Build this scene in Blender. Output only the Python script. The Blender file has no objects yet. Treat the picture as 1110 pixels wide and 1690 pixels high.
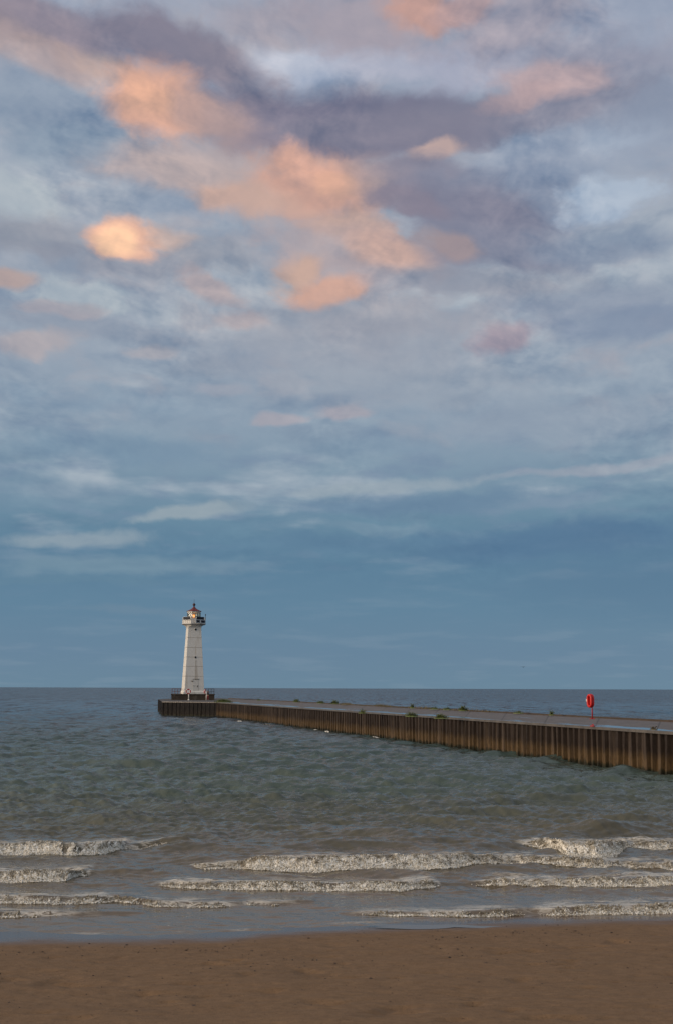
import bpy, bmesh, math, random
import numpy as np
from mathutils import Vector, Matrix
R = math.radians
sc = bpy.context.scene
COL = sc.collection

# ---------------------------------------------------------------- camera
CAM_H = 4.6
PITCH, ROLL = R(5.0), R(0.2)
F = 1700.0                       # focal length in photograph pixels (1110 x 1690)
HOR = 1136.0                     # horizon row at the middle of the photograph
cd = bpy.data.cameras.new('camera'); cam = bpy.data.objects.new('camera', cd); COL.objects.link(cam)
cd.sensor_fit = 'VERTICAL'; cd.sensor_height = 36.0; cd.lens = 36.0 * F / 1690.0
cd.shift_y = (HOR - 845.0 - F * math.tan(PITCH)) / 1690.0
cd.clip_start = 0.1; cd.clip_end = 100000.0
cam.location = (0, 0, CAM_H)
Mrot = Matrix.Rotation(R(90) + PITCH, 4, 'X') @ Matrix.Rotation(ROLL, 4, 'Z')
cam.rotation_euler = Mrot.to_euler()
sc.camera = cam
MR = Mrot.to_3x3()

def ray(px, py):
    """direction through a photograph pixel"""
    y = (845.0 - py) / F + cd.shift_y * 1690.0 / F
    return MR @ Vector(((px - 555.0) / F, y, -1.0))

def at(px, py, z=0.0):
    d = ray(px, py)
    t = (z - CAM_H) / d.z
    return Vector((d.x * t, d.y * t, z))

def at_depth(px, py, depth):
    d = ray(px, py)
    t = depth / d.y
    return Vector((d.x * t, depth, CAM_H + d.z * t))

def lin(r, g, b):
    f = lambda c: (c / 255.0 / 12.92) if c / 255.0 <= 0.04045 else ((c / 255.0 + 0.055) / 1.055) ** 2.4
    return (f(r), f(g), f(b), 1.0)

# ---------------------------------------------------------------- node helper
class NT:
    def __init__(s, tree):
        s.t = tree; s.n = tree.nodes; s.l = tree.links
    def put(s, sock, v):
        if v is None: return
        if isinstance(v, bpy.types.NodeSocket): s.l.new(v, sock)
        else:
            try: sock.default_value = v
            except Exception:
                sock.default_value = (v, v, v) if not hasattr(v, '__len__') else v[:3]
    def node(s, typ, **kw):
        n = s.n.new(typ)
        for k, v in kw.items(): setattr(n, k, v)
        return n
    def math(s, op, a, b=None, c=None, clamp=False):
        n = s.node('ShaderNodeMath', operation=op, use_clamp=clamp)
        s.put(n.inputs[0], a); s.put(n.inputs[1], b); s.put(n.inputs[2], c)
        return n.outputs[0]
    def vmath(s, op, a, b=None, sc_=None):
        n = s.node('ShaderNodeVectorMath', operation=op)
        s.put(n.inputs[0], a); s.put(n.inputs[1], b)
        if sc_ is not None: s.put(n.inputs[3], sc_)
        return n.outputs['Value'] if op in ('LENGTH', 'DOT_PRODUCT', 'DISTANCE') else n.outputs[0]
    def noise(s, vec, scale, detail=3.0, rough=0.5, dist=0.0, color=False, dim='3D', w=None):
        n = s.node('ShaderNodeTexNoise', noise_dimensions=dim)
        s.put(n.inputs['Vector'], vec); n.inputs['Scale'].default_value = scale
        n.inputs['Detail'].default_value = detail; n.inputs['Roughness'].default_value = rough
        n.inputs['Distortion'].default_value = dist
        if w is not None: n.inputs['W'].default_value = w
        return n.outputs['Color'] if color else n.outputs['Fac']
    def mapr(s, v, a, b, c=0.0, d=1.0, smooth=False):
        n = s.node('ShaderNodeMapRange', interpolation_type='SMOOTHSTEP' if smooth else 'LINEAR', clamp=True)
        s.put(n.inputs['Value'], v); s.put(n.inputs['From Min'], a); s.put(n.inputs['From Max'], b)
        s.put(n.inputs['To Min'], c); s.put(n.inputs['To Max'], d)
        return n.outputs['Result']
    def mapping(s, vec, loc=(0, 0, 0), rot=(0, 0, 0), scale=(1, 1, 1), typ='POINT'):
        n = s.node('ShaderNodeMapping', vector_type=typ)
        s.put(n.inputs['Vector'], vec); n.inputs['Location'].default_value = loc
        n.inputs['Rotation'].default_value = rot; n.inputs['Scale'].default_value = scale
        return n.outputs[0]
    def mix(s, fac, a, b, blend='MIX'):
        n = s.node('ShaderNodeMix', data_type='RGBA', blend_type=blend)
        s.put(n.inputs[0], fac); s.put(n.inputs[6], a); s.put(n.inputs[7], b)
        return n.outputs[2]
    def ramp(s, fac, stops, interp='LINEAR'):
        n = s.node('ShaderNodeValToRGB'); cr = n.color_ramp; cr.interpolation = interp
        while len(cr.elements) > 1: cr.elements.remove(cr.elements[-1])
        cr.elements[0].position = stops[0][0]; cr.elements[0].color = stops[0][1]
        for p, c in stops[1:]:
            e = cr.elements.new(p); e.color = c
        s.put(n.inputs[0], fac)
        return n.outputs[0]
    def bump(s, h, strength=0.3, dist=0.02, normal=None):
        n = s.node('ShaderNodeBump'); n.inputs['Strength'].default_value = strength
        n.inputs['Distance'].default_value = dist; s.put(n.inputs['Height'], h); s.put(n.inputs['Normal'], normal)
        return n.outputs[0]

# ---------------------------------------------------------------- sky (world)
SUN_AZ, SUN_EL = -112.0, 9.0     # azimuth from the view axis (+Y), positive to the right
world = bpy.data.worlds.new('World'); sc.world = world; world.use_nodes = True
world.cycles.sampling_method = 'MANUAL'; world.cycles.sample_map_resolution = 256
W = NT(world.node_tree); W.n.clear()
tc = W.node('ShaderNodeTexCoord')
dirv = W.vmath('NORMALIZE', tc.outputs['Generated'])
sep = W.node('ShaderNodeSeparateXYZ'); W.put(sep.inputs[0], dirv)
dx, dy, dz = sep.outputs
az = W.math('ARCTAN2', dx, dy)
el = W.math('ARCSINE', dz)
# azimuth / elevation as angles, in units of 1/1700 rad so that cloud sizes read easily
X = W.math('MULTIPLY', az, 1700.0)
Y = W.math('MULTIPLY', el, 1700.0)
comb = W.node('ShaderNodeCombineXYZ'); W.put(comb.inputs[0], X); W.put(comb.inputs[1], Y)
P = comb.outputs[0]
def ang(px, py):
    d = ray(px, py).normalized()
    return math.atan2(d.x, d.y) * 1700.0, math.asin(d.z) * 1700.0

# clouds seen on their flat layer: coordinates on a horizontal plane, so they flatten towards the horizon
hz = W.math('ADD', W.math('MAXIMUM', dz, 0.0), 0.10)
qx = W.math('DIVIDE', dx, hz); qy = W.math('DIVIDE', dy, hz)
cq = W.node('ShaderNodeCombineXYZ'); W.put(cq.inputs[0], qx); W.put(cq.inputs[1], qy)
Q = cq.outputs[0]
# domain warp
def warp(vec, scale, amp, detail=2.0, off=0.0):
    c = W.noise(W.mapping(vec, loc=(off, off * 0.7, off), scale=(1, 1.5, 1)), scale, detail, 0.55, color=True)
    v = W.vmath('MULTIPLY', W.vmath('SUBTRACT', c, (0.5, 0.5, 0.5)), (amp, amp * 0.6, 0.0))
    return W.vmath('ADD', vec, v)
P1 = warp(P, 0.0060, 70.0, 2.0, 11.0)
P2 = warp(P1, 0.024, 22.0, 3.0, 37.0)

def qn(scale, detail, rough, dist=0.0, off=(0, 0, 0), rot=0.0, st=(1, 1, 1)):
    return W.noise(W.mapping(Q, loc=off, rot=(0, 0, rot), scale=st), scale, detail, rough, dist)

# tone of the overcast by elevation
def elv(py): return ang(555, py)[1]
top = elv(-500)
def st(py, c): return (max(0.0, min(1.0, (elv(py) + 20) / (top + 20))), lin(*c))
fy = W.mapr(Y, -20.0, top)
base = W.ramp(fy, [st(1139, (108, 137, 158)), st(1080, (103, 133, 158)), st(1000, (96, 131, 157)), st(930, (91, 127, 154)),
                   st(860, (104, 137, 160)), st(790, (124, 149, 169)), st(700, (141, 159, 177)), st(600, (152, 165, 181)),
                   st(480, (159, 168, 182)), st(340, (161, 170, 185)), st(150, (157, 167, 186)), st(-100, (163, 170, 187)), st(-500, (168, 172, 186))])
# streaky texture of the layer, fading out in the clear blue band above the horizon
amp = W.mapr(Y, elv(990), elv(780), 0.10, 1.0, True)
n1 = qn(1.5, 5.0, 0.52, 0.0, (3.1, 1.7, 0), 0.15)
n2 = qn(4.0, 5.0, 0.52, 0.0, (9.3, 4.1, 2.0), -0.2)
n3 = W.noise(W.mapping(P2, scale=(0.55, 1.25, 1)), 0.011, 5.0, 0.54, 0.0)
lightc = W.mapr(n1, 0.50, 0.68, 0.0, 0.72, True)
c = W.mix(W.math('MULTIPLY', lightc, amp), base, lin(178, 188, 198))
darkc = W.mapr(n2, 0.50, 0.32, 0.0, 0.60, True)
c = W.mix(W.math('MULTIPLY', darkc, amp), c, lin(120, 141, 166))
pk = W.math('MULTIPLY', W.mapr(n3, 0.50, 0.70, 0.0, 0.75, True), W.mapr(Y, elv(860), elv(560), 0.0, 0.75, True))
c = W.mix(pk, c, lin(168, 165, 174))
dk3 = W.math('MULTIPLY', W.mapr(n3, 0.47, 0.30, 0.0, 0.6, True), W.mapr(Y, elv(1000), elv(700), 0.0, 0.9, True))
c = W.mix(dk3, c, lin(120, 139, 162))

# individual cloud bodies: (px, py, rx, ry, rotation, colour, opacity, hardness, raggedness)
nz = W.noise(W.mapping(P2, scale=(0.75, 1.2, 1)), 0.018, 5.0, 0.58, 0.0)
nzc = W.math('SUBTRACT', nz, 0.5)
def blob(col, px, py, rx, ry, rot, rgb, op, hard=1.5, rag=1.2):
    x, y = ang(px, py)
    vv = W.node('ShaderNodeVectorMath', operation='MULTIPLY_ADD')    # depends on the colour so far: keeps the shader's stack small
    W.put(vv.inputs[0], col); vv.inputs[1].default_value = (1e-6, 1e-6, 0.0); W.put(vv.inputs[2], P2)
    v = W.mapping(vv.outputs[0], loc=(x, y, 0), rot=(0, 0, R(rot)), scale=(rx, ry, 1), typ='TEXTURE')
    ln = W.vmath('LENGTH', v)
    w = W.math('SUBTRACT', 1.0, ln)
    w = W.math('MULTIPLY_ADD', nzc, rag, w)
    w = W.mapr(w, 0.0, 1.0 / hard, 0.0, op, True)
    return W.mix(w, col, lin(*rgb))
BL = [
 # blue and pale gaps
 (60, 190, 260, 110, 0, (143, 158, 177), .8, 1.3, 1.0),
 (150, 238, 190, 46, 0, (136, 154, 174), .75, 1.5, 1.2),
 (480, 112, 150, 40, 5, (180, 188, 206), .95, 1.7, .9),
 (640, 105, 160, 40, -5, (176, 180, 198), .85, 1.6, 1.0),
 (790, 105, 150, 50, 5, (170, 174, 193), .85, 1.6, 1.0),
 (20, 330, 130, 60, -4, (178, 188, 196), .85, 1.5, 1.3),
 (930, 255, 280, 75, 3, (150, 162, 182), .85, 1.4, .9),
 (1050, 50, 170, 80, 0, (156, 166, 186), .8, 1.4, .9),
 (1040, 215, 120, 30, 10, (166, 178, 196), .75, 1.5, 1.5),
 (130, 490, 150, 32, -5, (174, 185, 194), .75, 1.7, 1.8),
 (330, 340, 160, 30, 0, (152, 166, 185), .7, 1.4, 1.2),
 (560, 560, 400, 110, 0, (160, 165, 177), .7, 1.3, 1.0),
 # mauve-grey bodies
 (60, 390, 140, 40, 0, (148, 151, 163), .7, 1.5, 1.2),
 (230, 436, 190, 32, 3, (143, 148, 163), .75, 1.5, 1.2),
 (130, 540, 170, 25, 0, (148, 157, 173), .6, 1.5, 1.2),
 (970, 120, 200, 75, -5, (150, 150, 167), .75, 1.5, 1.0),
 (1060, 165, 150, 55, -8, (136, 146, 167), .8, 1.5, 1.0),
 (360, 425, 110, 36, 0, (160, 162, 172), .6, 1.5, 1.3),
 (620, 40, 260, 60, -4, (168, 160, 171), .9, 1.5, .9),
 (430, 40, 130, 40, -4, (166, 160, 171), .7, 1.5, .9),
 (860, 40, 160, 55, 5, (160, 156, 170), .85, 1.5, .9),
 (60, 45, 190, 46, -10, (156, 142, 150), .9, 1.6, .8),
 (130, 50, 190, 34, -10, (144, 137, 152), .85, 1.8, .7),
 (290, 85, 190, 50, -12, (134, 130, 147), .97, 1.8, .7),
 (380, 115, 120, 40, -16, (140, 135, 150), .8, 1.7, .7),
 # pale pink veils
 (330, 272, 230, 62, 2, (182, 169, 171), .9, 1.5, .9),
 (430, 325, 210, 50, -3, (182, 166, 166), .85, 1.4, .9),
 (560, 400, 190, 80, -8, (176, 164, 168), .8, 1.4, .9),
 (400, 215, 170, 44, -12, (158, 144, 152), .9, 1.5, .8),
 # the long shaded bank
 (440, 205, 180, 54, -10, (142, 134, 149), .95, 1.8, .7),
 (560, 208, 200, 60, -2, (128, 125, 145), .97, 1.9, .6),
 (670, 208, 200, 56, 3, (122, 122, 143), .97, 1.9, .6),
 (790, 198, 190, 44, 6, (130, 130, 149), .95, 1.8, .7),
 (920, 178, 190, 34, 7, (138, 139, 157), .85, 1.7, .9),
 (600, 240, 210, 26, 3, (126, 124, 144), .9, 1.8, .7),
 (620, 216, 270, 40, 0, (132, 130, 148), .8, 1.7, .7),
 # warm lit bodies
 (70, 92, 140, 32, -13, (184, 163, 160), .7, 1.5, .9),
 (190, 128, 120, 24, -14, (186, 164, 158), .7, 1.6, .9),
 (258, 170, 120, 62, -5, (213, 168, 150), .95, 1.8, .7),
 (350, 196, 100, 40, -10, (184, 158, 154), .75, 1.5, .9),
 (300, 285, 140, 36, 4, (188, 172, 171), .7, 1.5, 1.0),
 (520, 272, 130, 26, -6, (190, 160, 152), .8, 1.6, .9),
 (525, 308, 150, 66, -12, (212, 167, 151), .95, 1.7, .8),
 (400, 328, 140, 32, -3, (202, 170, 158), .9, 1.5, .9),
 (620, 300, 90, 50, -10, (176, 154, 153), .85, 1.5, .9),
 (590, 385, 110, 40, -15, (196, 167, 157), .9, 1.6, 1.1),
 (650, 422, 100, 44, -15, (200, 166, 154), .9, 1.6, 1.1),
 (545, 415, 80, 24, 4, (178, 175, 182), .8, 1.7, 1.3),
 (500, 448, 66, 40, 20, (204, 171, 156), .9, 1.7, 1.1),
 (590, 440, 190, 78, -6, (178, 164, 168), .62, 1.4, 1.0),
 (505, 446, 50, 26, 20, (206, 173, 158), .85, 1.6, 1.1),
 (640, 420, 90, 34, -15, (200, 168, 158), .75, 1.6, 1.1),
 (540, 482, 90, 32, 8, (214, 170, 152), .9, 1.8, 1.0),
 (690, 20, 90, 48, -20, (198, 158, 148), .92, 1.6, .9),
 (760, 22, 80, 36, 10, (182, 155, 156), .8, 1.5, 1.0),
 (910, 135, 140, 36, -2, (182, 161, 165), .8, 1.6, .9),
 (860, 158, 100, 22, 5, (176, 156, 161), .75, 1.6, 1.0),
 (708, 252, 60, 22, 12, (194, 169, 164), .9, 1.9, 1.0),
 (350, 478, 90, 26, -25, (178, 163, 166), .75, 1.6, 1.3),
 (395, 530, 70, 20, 0, (180, 166, 169), .65, 1.6, 1.3),
 (8, 462, 66, 20, 0, (192, 165, 156), .75, 1.6, 1.0),
 (100, 512, 80, 18, 0, (174, 165, 171), .6, 1.6, 1.3),
 # shaded diagonal body and what trails from it
 (710, 300, 150, 50, -12, (138, 135, 152), .92, 1.7, .8),
 (860, 335, 230, 66, -8, (138, 148, 169), .85, 1.5, .8),
 (770, 352, 190, 56, -10, (128, 129, 149), .95, 1.7, .7),
 (830, 410, 220, 52, -6, (130, 134, 154), .9, 1.6, .8),
 (670, 335, 90, 28, -10, (138, 131, 147), .8, 1.7, .8),
 (1010, 405, 180, 40, -4, (132, 147, 169), .75, 1.5, 1.0),
 (780, 470, 240, 34, -4, (142, 148, 164), .8, 1.5, 1.0),
 (960, 500, 230, 36, 0, (140, 151, 171), .7, 1.4, 1.1),
 (740, 405, 80, 26, -15, (166, 148, 150), .8, 1.6, 1.1),
 (995, 325, 105, 44, 3, (174, 188, 206), .95, 1.9, 1.3),
 (828, 558, 80, 32, 12, (162, 150, 163), .85, 1.6, 1.1),
 (1040, 535, 180, 40, 0, (128, 143, 167), .75, 1.4, 1.0),
 (640, 530, 260, 40, 0, (160, 161, 172), .6, 1.4, 1.2),
 (60, 570, 90, 24, 12, (176, 169, 174), .8, 1.6, 1.3),
 (250, 577, 60, 15, 5, (174, 171, 178), .7, 1.6, 1.3),
 (460, 694, 54, 14, 0, (168, 165, 175), .8, 1.6, 1.2),
 (565, 685, 66, 17, 0, (168, 164, 174), .8, 1.6, 1.2),
 (360, 640, 70, 14, 0, (162, 166, 179), .6, 1.6, 1.2),
 (900, 690, 320, 60, 0, (150, 162, 178), .6, 1.3, 1.1),
 (640, 640, 320, 50, 0, (154, 164, 178), .65, 1.3, 1.1),
 (160, 660, 260, 34, 0, (124, 148, 171), .6, 1.3, 1.1),
 (200, 740, 300, 34, 0, (120, 146, 169), .65, 1.3, 1.1),
 (620, 740, 220, 20, 0, (132, 154, 174), .65, 1.3, 1.1),
 (1000, 770, 200, 13, 3, (156, 163, 177), .65, 1.5, 1.3),
 (620, 800, 240, 15, 3, (152, 167, 179), .75, 1.4, 1.3),
 (60, 810, 220, 40, 0, (118, 144, 166), .6, 1.3, 1.1),
 (310, 846, 130, 17, 9, (152, 167, 177), .85, 1.5, 1.3),
 (130, 886, 150, 19, 3, (144, 161, 174), .8, 1.5, 1.2),
 (200, 934, 270, 26, 2, (118, 146, 165), .75, 1.4, 1.2),
 (480, 860, 140, 16, 5, (102, 135, 159), .7, 1.4, 1.2),
 (700, 828, 330, 26, 2, (106, 134, 160), .85, 1.5, 1.2),
 (905, 828, 120, 15, 4, (124, 146, 168), .8, 1.6, 1.3),
 (620, 872, 160, 13, -3, (120, 147, 167), .65, 1.5, 1.3),
 (950, 890, 400, 44, 1, (84, 118, 150), .85, 1.4, .8),
 (560, 900, 260, 24, 0, (92, 126, 154), .7, 1.4, 1.0),
 (1060, 960, 330, 90, 0, (88, 121, 150), .6, 1.2, .4),
 (120, 960, 250, 10, 0, (100, 133, 156), .5, 1.4, 1.0),
 (230, 1010, 190, 9, 0, (120, 141, 160), .3, 1.2, 1.0),
 # brightest lit heads last
 (270, 393, 60, 24, 0, (192, 169, 161), .75, 1.6, 1.1),
 (208, 398, 75, 40, 4, (226, 180, 158), .9, 1.9, 1.0),
 (198, 400, 46, 28, 6, (246, 202, 168), .85, 1.8, .7),
 (545, 305, 60, 30, -20, (221, 174, 150), .5, 1.5, .9),
 (245, 165, 66, 34, -8, (222, 174, 148), .5, 1.5, .8),
]
for b in BL:
    c = blob(c, *b)
# relief: the side of each billow towards the light is a little brighter
def relief(scale, off, k, st, vec, det=4.0):
    a = W.noise(W.mapping(vec, scale=st), scale, det, 0.5)
    b = W.noise(W.mapping(W.vmath('ADD', vec, off), scale=st), scale, det, 0.5)
    return W.math('MULTIPLY', W.math('SUBTRACT', a, b), k)
up = W.mapr(Y, elv(900), elv(450), 0.0, 1.0, True)
r_a = W.math('MULTIPLY', relief(0.0075, (24.0, 18.0, 0), 0.95, (0.7, 1.3, 1), P1, 3.0), up)
r_b = relief(0.016, (3.0, -11.0, 0), 0.55, (0.45, 1.3, 1), P1, 4.0)
r_c = W.math('MULTIPLY', relief(0.026, (7.0, 1.0, 0), 0.62, (0.75, 1.2, 1), P1, 5.0), W.mapr(up, 0, 1, .45, 1.0))
rs = W.math('ADD', W.math('ADD', r_a, r_b), r_c)
rm = W.mapr(W.noise(P, 0.0042, 2.0, 0.5), 0.38, 0.62, 0.25, 1.25, True)
rs = W.math('MULTIPLY', rs, rm)
rf = W.math('MULTIPLY_ADD', rs, W.mapr(Y, elv(1010), elv(880), 0.04, 1.0, True), 1.0)
d1 = W.math('SUBTRACT', rf, 1.0)
tint = W.node('ShaderNodeVectorMath', operation='MULTIPLY_ADD'); W.put(tint.inputs[0], d1); tint.inputs[1].default_value = (1.25, 0.95, 0.62); tint.inputs[2].default_value = (1, 1, 1)
c = W.vmath('MULTIPLY', c, tint.outputs[0])
# the western sky round the setting sun is brighter and warmer
sv = Vector((math.sin(R(SUN_AZ)) * math.cos(R(SUN_EL)), math.cos(R(SUN_AZ)) * math.cos(R(SUN_EL)), math.sin(R(SUN_EL))))
dt = W.vmath('DOT_PRODUCT', dirv, tuple(sv))
glow = W.mapr(dt, 0.15, 1.0, 0.0, 1.0, True)
c = W.vmath('ADD', c, W.vmath('MULTIPLY', W.vmath('MULTIPLY', (1.1, 0.85, 0.6), glow), (1, 1, 1)))
c = W.vmath('MULTIPLY', c, W.vmath('MULTIPLY', (1, 1, 1), W.mapr(dz, 0.62, 1.0, 1.0, 1.35)))
bgc = W.node('ShaderNodeBackground'); W.put(bgc.inputs[0], c); bgc.inputs[1].default_value = 1.0
sky = W.node('ShaderNodeTexSky', sky_type='NISHITA', sun_disc=False)
sky.sun_elevation = R(SUN_EL); sky.sun_rotation = R(SUN_AZ); sky.air_density = 1.0; sky.dust_density = 1.5
bgs = W.node('ShaderNodeBackground'); W.put(bgs.inputs[0], sky.outputs[0]); bgs.inputs[1].default_value = 0.08
mixs = W.node('ShaderNodeMixShader'); mixs.inputs[0].default_value = 0.94
W.l.new(bgs.outputs[0], mixs.inputs[1]); W.l.new(bgc.outputs[0], mixs.inputs[2])
wo = W.node('ShaderNodeOutputWorld'); W.l.new(mixs.outputs[0], wo.inputs[0])

sl = bpy.data.lights.new('sun', 'SUN'); sun = bpy.data.objects.new('sun', sl); COL.objects.link(sun)
sl.energy = 1.35; sl.angle = R(14); sl.color = (1.0, 0.80, 0.60)
sun.rotation_euler = (-sv).to_track_quat('-Z', 'Y').to_euler(); sun.location = (-60, -40, 60)
sc.view_settings.view_transform = 'Standard'; sc.view_settings.look = 'None'
sc.view_settings.exposure = 0.0; sc.view_settings.gamma = 1.0
# ---------------------------------------------------------------- object helpers
def tag(o, label=None, cat=None, group=None, kind=None):
    if label: o['label'] = label
    if cat: o['category'] = cat
    if group: o['group'] = group
    if kind: o['kind'] = kind
    return o
def empty(name, loc, rz=0.0):
    o = bpy.data.objects.new(name, None); COL.objects.link(o)
    o.empty_display_size = 0.3; o.location = loc; o.rotation_euler = (0, 0, rz)
    return o
class MB:
    """collects shapes and links them as ONE mesh object"""
    def __init__(s): s.v = []; s.f = []
    def add(s, vs, fs):
        b = len(s.v); s.v += [tuple(v) for v in vs]; s.f += [tuple(b + i for i in f) for f in fs]
    def box(s, c, d, rz=0.0, M=None):
        hx, hy, hz_ = d[0] / 2, d[1] / 2, d[2] / 2
        vs = [Vector((x * hx, y * hy, z * hz_)) for z in (-1, 1) for x, y in ((-1, -1), (1, -1), (1, 1), (-1, 1))]
        m = Matrix.Translation(c) @ Matrix.Rotation(rz, 4, 'Z')
        if M is not None: m = Matrix.Translation(c) @ M
        s.add([m @ v for v in vs], [(3, 2, 1, 0), (4, 5, 6, 7), (0, 1, 5, 4), (1, 2, 6, 5), (2, 3, 7, 6), (3, 0, 4, 7)])
    def loft(s, rings, cap=True):
        n = len(rings[0]); vs = [v for r in rings for v in r]; fs = []
        for i in range(len(rings) - 1):
            for j in range(n):
                a = i * n + j; b = i * n + (j + 1) % n
                fs.append((a, b, b + n, a + n))
        if cap: fs += [tuple(range(n - 1, -1, -1)), tuple((len(rings) - 1) * n + j for j in range(n))]
        s.add(vs, fs)
    def lathe(s, prof, n=16, c=(0, 0, 0), rot=0.0, cap=True):
        s.loft([[(c[0] + r * math.cos(rot + 2 * math.pi * j / n), c[1] + r * math.sin(rot + 2 * math.pi * j / n), c[2] + z) for j in range(n)] for r, z in prof], cap)
    def tube(s, p0, p1, r0, r1=None, n=8):
        p0, p1 = Vector(p0), Vector(p1); r1 = r0 if r1 is None else r1
        d = (p1 - p0).normalized(); a = d.orthogonal().normalized(); b = d.cross(a)
        s.loft([[p + (a * math.cos(t) + b * math.sin(t)) * r for t in [2 * math.pi * j / n for j in range(n)]] for p, r in ((p0, r0), (p1, r1))])
    def torus(s, M, R0, r, n=28, m=10, a0=0.0, a1=2 * math.pi, flat=1.0):
        full = abs(a1 - a0 - 2 * math.pi) < 1e-6; k = n if full else n + 1; vs = []; fs = []
        for i in range(k):
            t = a0 + (a1 - a0) * i / n
            for j in range(m):
                u = 2 * math.pi * j / m; q = R0 + r * math.cos(u)
                vs.append(M @ Vector((q * math.cos(t), q * math.sin(t), r * flat * math.sin(u))))
        for i in range(n):
            for j in range(m):
                a = i * m + j; b = i * m + (j + 1) % m; c_ = ((i + 1) % k) * m
                fs.append((a, c_ + j, c_ + (j + 1) % m, b))
        s.add(vs, fs)
    def build(s, name, mat, parent=None, smooth=False, bevel=0.0):
        me = bpy.data.meshes.new(name); me.from_pydata(s.v, [], s.f); me.update()
        bm = bmesh.new(); bm.from_mesh(me); bmesh.ops.recalc_face_normals(bm, faces=bm.faces); bm.to_mesh(me); bm.free()
        me.materials.append(mat)
        if smooth: me.polygons.foreach_set('use_smooth', [True] * len(me.polygons))
        o = bpy.data.objects.new(name, me); COL.objects.link(o)
        if parent: o.parent = parent
        if bevel:
            b = o.modifiers.new('bevel', 'BEVEL'); b.width = bevel; b.segments = 2; b.limit_method = 'ANGLE'
        return o
def copy_tree(o, parent=None):
    c_ = o.copy(); COL.objects.link(c_); c_.parent = parent
    for ch in [k for k in bpy.data.objects if k.parent == o]: copy_tree(ch, c_)
    return c_
def grid_mesh(name, V, mat, attrs=None, smooth=True, keep=None):
    """V: (rows, cols, 3) array -> one mesh object; keep: (rows-1, cols-1) mask of faces"""
    r_, c_, _ = V.shape
    idx = np.arange(r_ * c_).reshape(r_, c_)
    q = np.stack([idx[:-1, :-1], idx[:-1, 1:], idx[1:, 1:], idx[1:, :-1]], -1)
    q = q[keep] if keep is not None else q.reshape(-1, 4)
    me = bpy.data.meshes.new(name)
    me.vertices.add(r_ * c_); me.vertices.foreach_set('co', V.reshape(-1).astype(np.float32))
    n = len(q); me.loops.add(n * 4); me.loops.foreach_set('vertex_index', q.reshape(-1).astype(np.int32))
    me.polygons.add(n); me.polygons.foreach_set('loop_start', (np.arange(n) * 4).astype(np.int32))
    me.polygons.foreach_set('loop_total', np.full(n, 4, np.int32))
    me.update(calc_edges=True)
    if smooth: me.polygons.foreach_set('use_smooth', np.ones(n, bool))
    for k, a in (attrs or {}).items():
        at_ = me.attributes.new(k, 'FLOAT', 'POINT'); at_.data.foreach_set('value', a.reshape(-1).astype(np.float32))
    me.materials.append(mat); me.validate()
    o = bpy.data.objects.new(name, me); COL.objects.link(o)
    return o

# numpy value noise
def _h(ix, iy, s):
    n = (ix.astype(np.int64) * 374761393 + iy.astype(np.int64) * 668265263 + s * 1442695041) & 0x7fffffff
    n = ((n ^ (n >> 13)) * 1274126177) & 0x7fffffff
    return ((n ^ (n >> 16)) & 0xffff) / 65535.0
def vnoise(x, y, s=0):
    ix, iy = np.floor(x), np.floor(y); fx, fy_ = x - ix, y - iy
    fx = fx * fx * (3 - 2 * fx); fy_ = fy_ * fy_ * (3 - 2 * fy_)
    a, b = _h(ix, iy, s), _h(ix + 1, iy, s); c_, d = _h(ix, iy + 1, s), _h(ix + 1, iy + 1, s)
    return (a * (1 - fx) + b * fx) * (1 - fy_) + (c_ * (1 - fx) + d * fx) * fy_
def fbm(x, y, o=4, s=0, g=0.5):
    t = 0; a = 1.0; k = 0
    for i in range(o):
        t = t + a * vnoise(x, y, s + i * 17); k += a; x = x * 2.03 + 5.1; y = y * 2.03 + 1.7; a *= g
    return t / k
def billow(x, y, o=4, s=0):
    t = 0; a = 1.0; k = 0
    for i in range(o):
        t = t + a * np.abs(2 * vnoise(x, y, s + i * 17) - 1); k += a; x = x * 2.1 + 3.3; y = y * 2.1 + 7.9; a *= 0.55
    return t / k
def sstep(a, b, x):
    t = np.clip((x - a) / (b - a), 0, 1); return t * t * (3 - 2 * t)

# ---------------------------------------------------------------- materials
def new_mat(name):
    m = bpy.data.materials.new(name); m.use_nodes = True
    t = NT(m.node_tree); t.n.clear()
    out = t.node('ShaderNodeOutputMaterial'); b = t.node('ShaderNodeBsdfPrincipled')
    t.l.new(b.outputs[0], out.inputs[0]); t.b = b; t.out = out
    t.tc = t.node('ShaderNodeTexCoord'); t.obj = t.tc.outputs['Object']
    return m, t
def simple(name, col, rough=0.6, var=0.15, scale=6.0, metal=0.0, bump=0.15, bdist=0.01, stain=None, stscale=(1, 1, 1)):
    m, t = new_mat(name)
    n = t.noise(t.obj, scale, 5.0, 0.6)
    dark = tuple(x * (1 - 2 * var) for x in col[:3]) + (1,)
    lite = tuple(min(1, x * (1 + var)) for x in col[:3]) + (1,)
    cc = t.ramp(n, [(0.3, dark), (0.7, lite)])
    if stain:
        sn = t.noise(t.mapping(t.obj, scale=stscale), scale * 0.6, 4.0, 0.6)
        cc = t.mix(t.mapr(sn, 0.52, 0.70, 0, stain[1], True), cc, stain[0])
    t.put(t.b.inputs['Base Color'], cc); t.put(t.b.inputs['Roughness'], t.mapr(n, 0.3, 0.7, rough - 0.08, rough + 0.08))
    t.b.inputs['Metallic'].default_value = metal
    if bump: t.l.new(t.bump(n, bump, bdist), t.b.inputs['Normal'])
    return m

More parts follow.
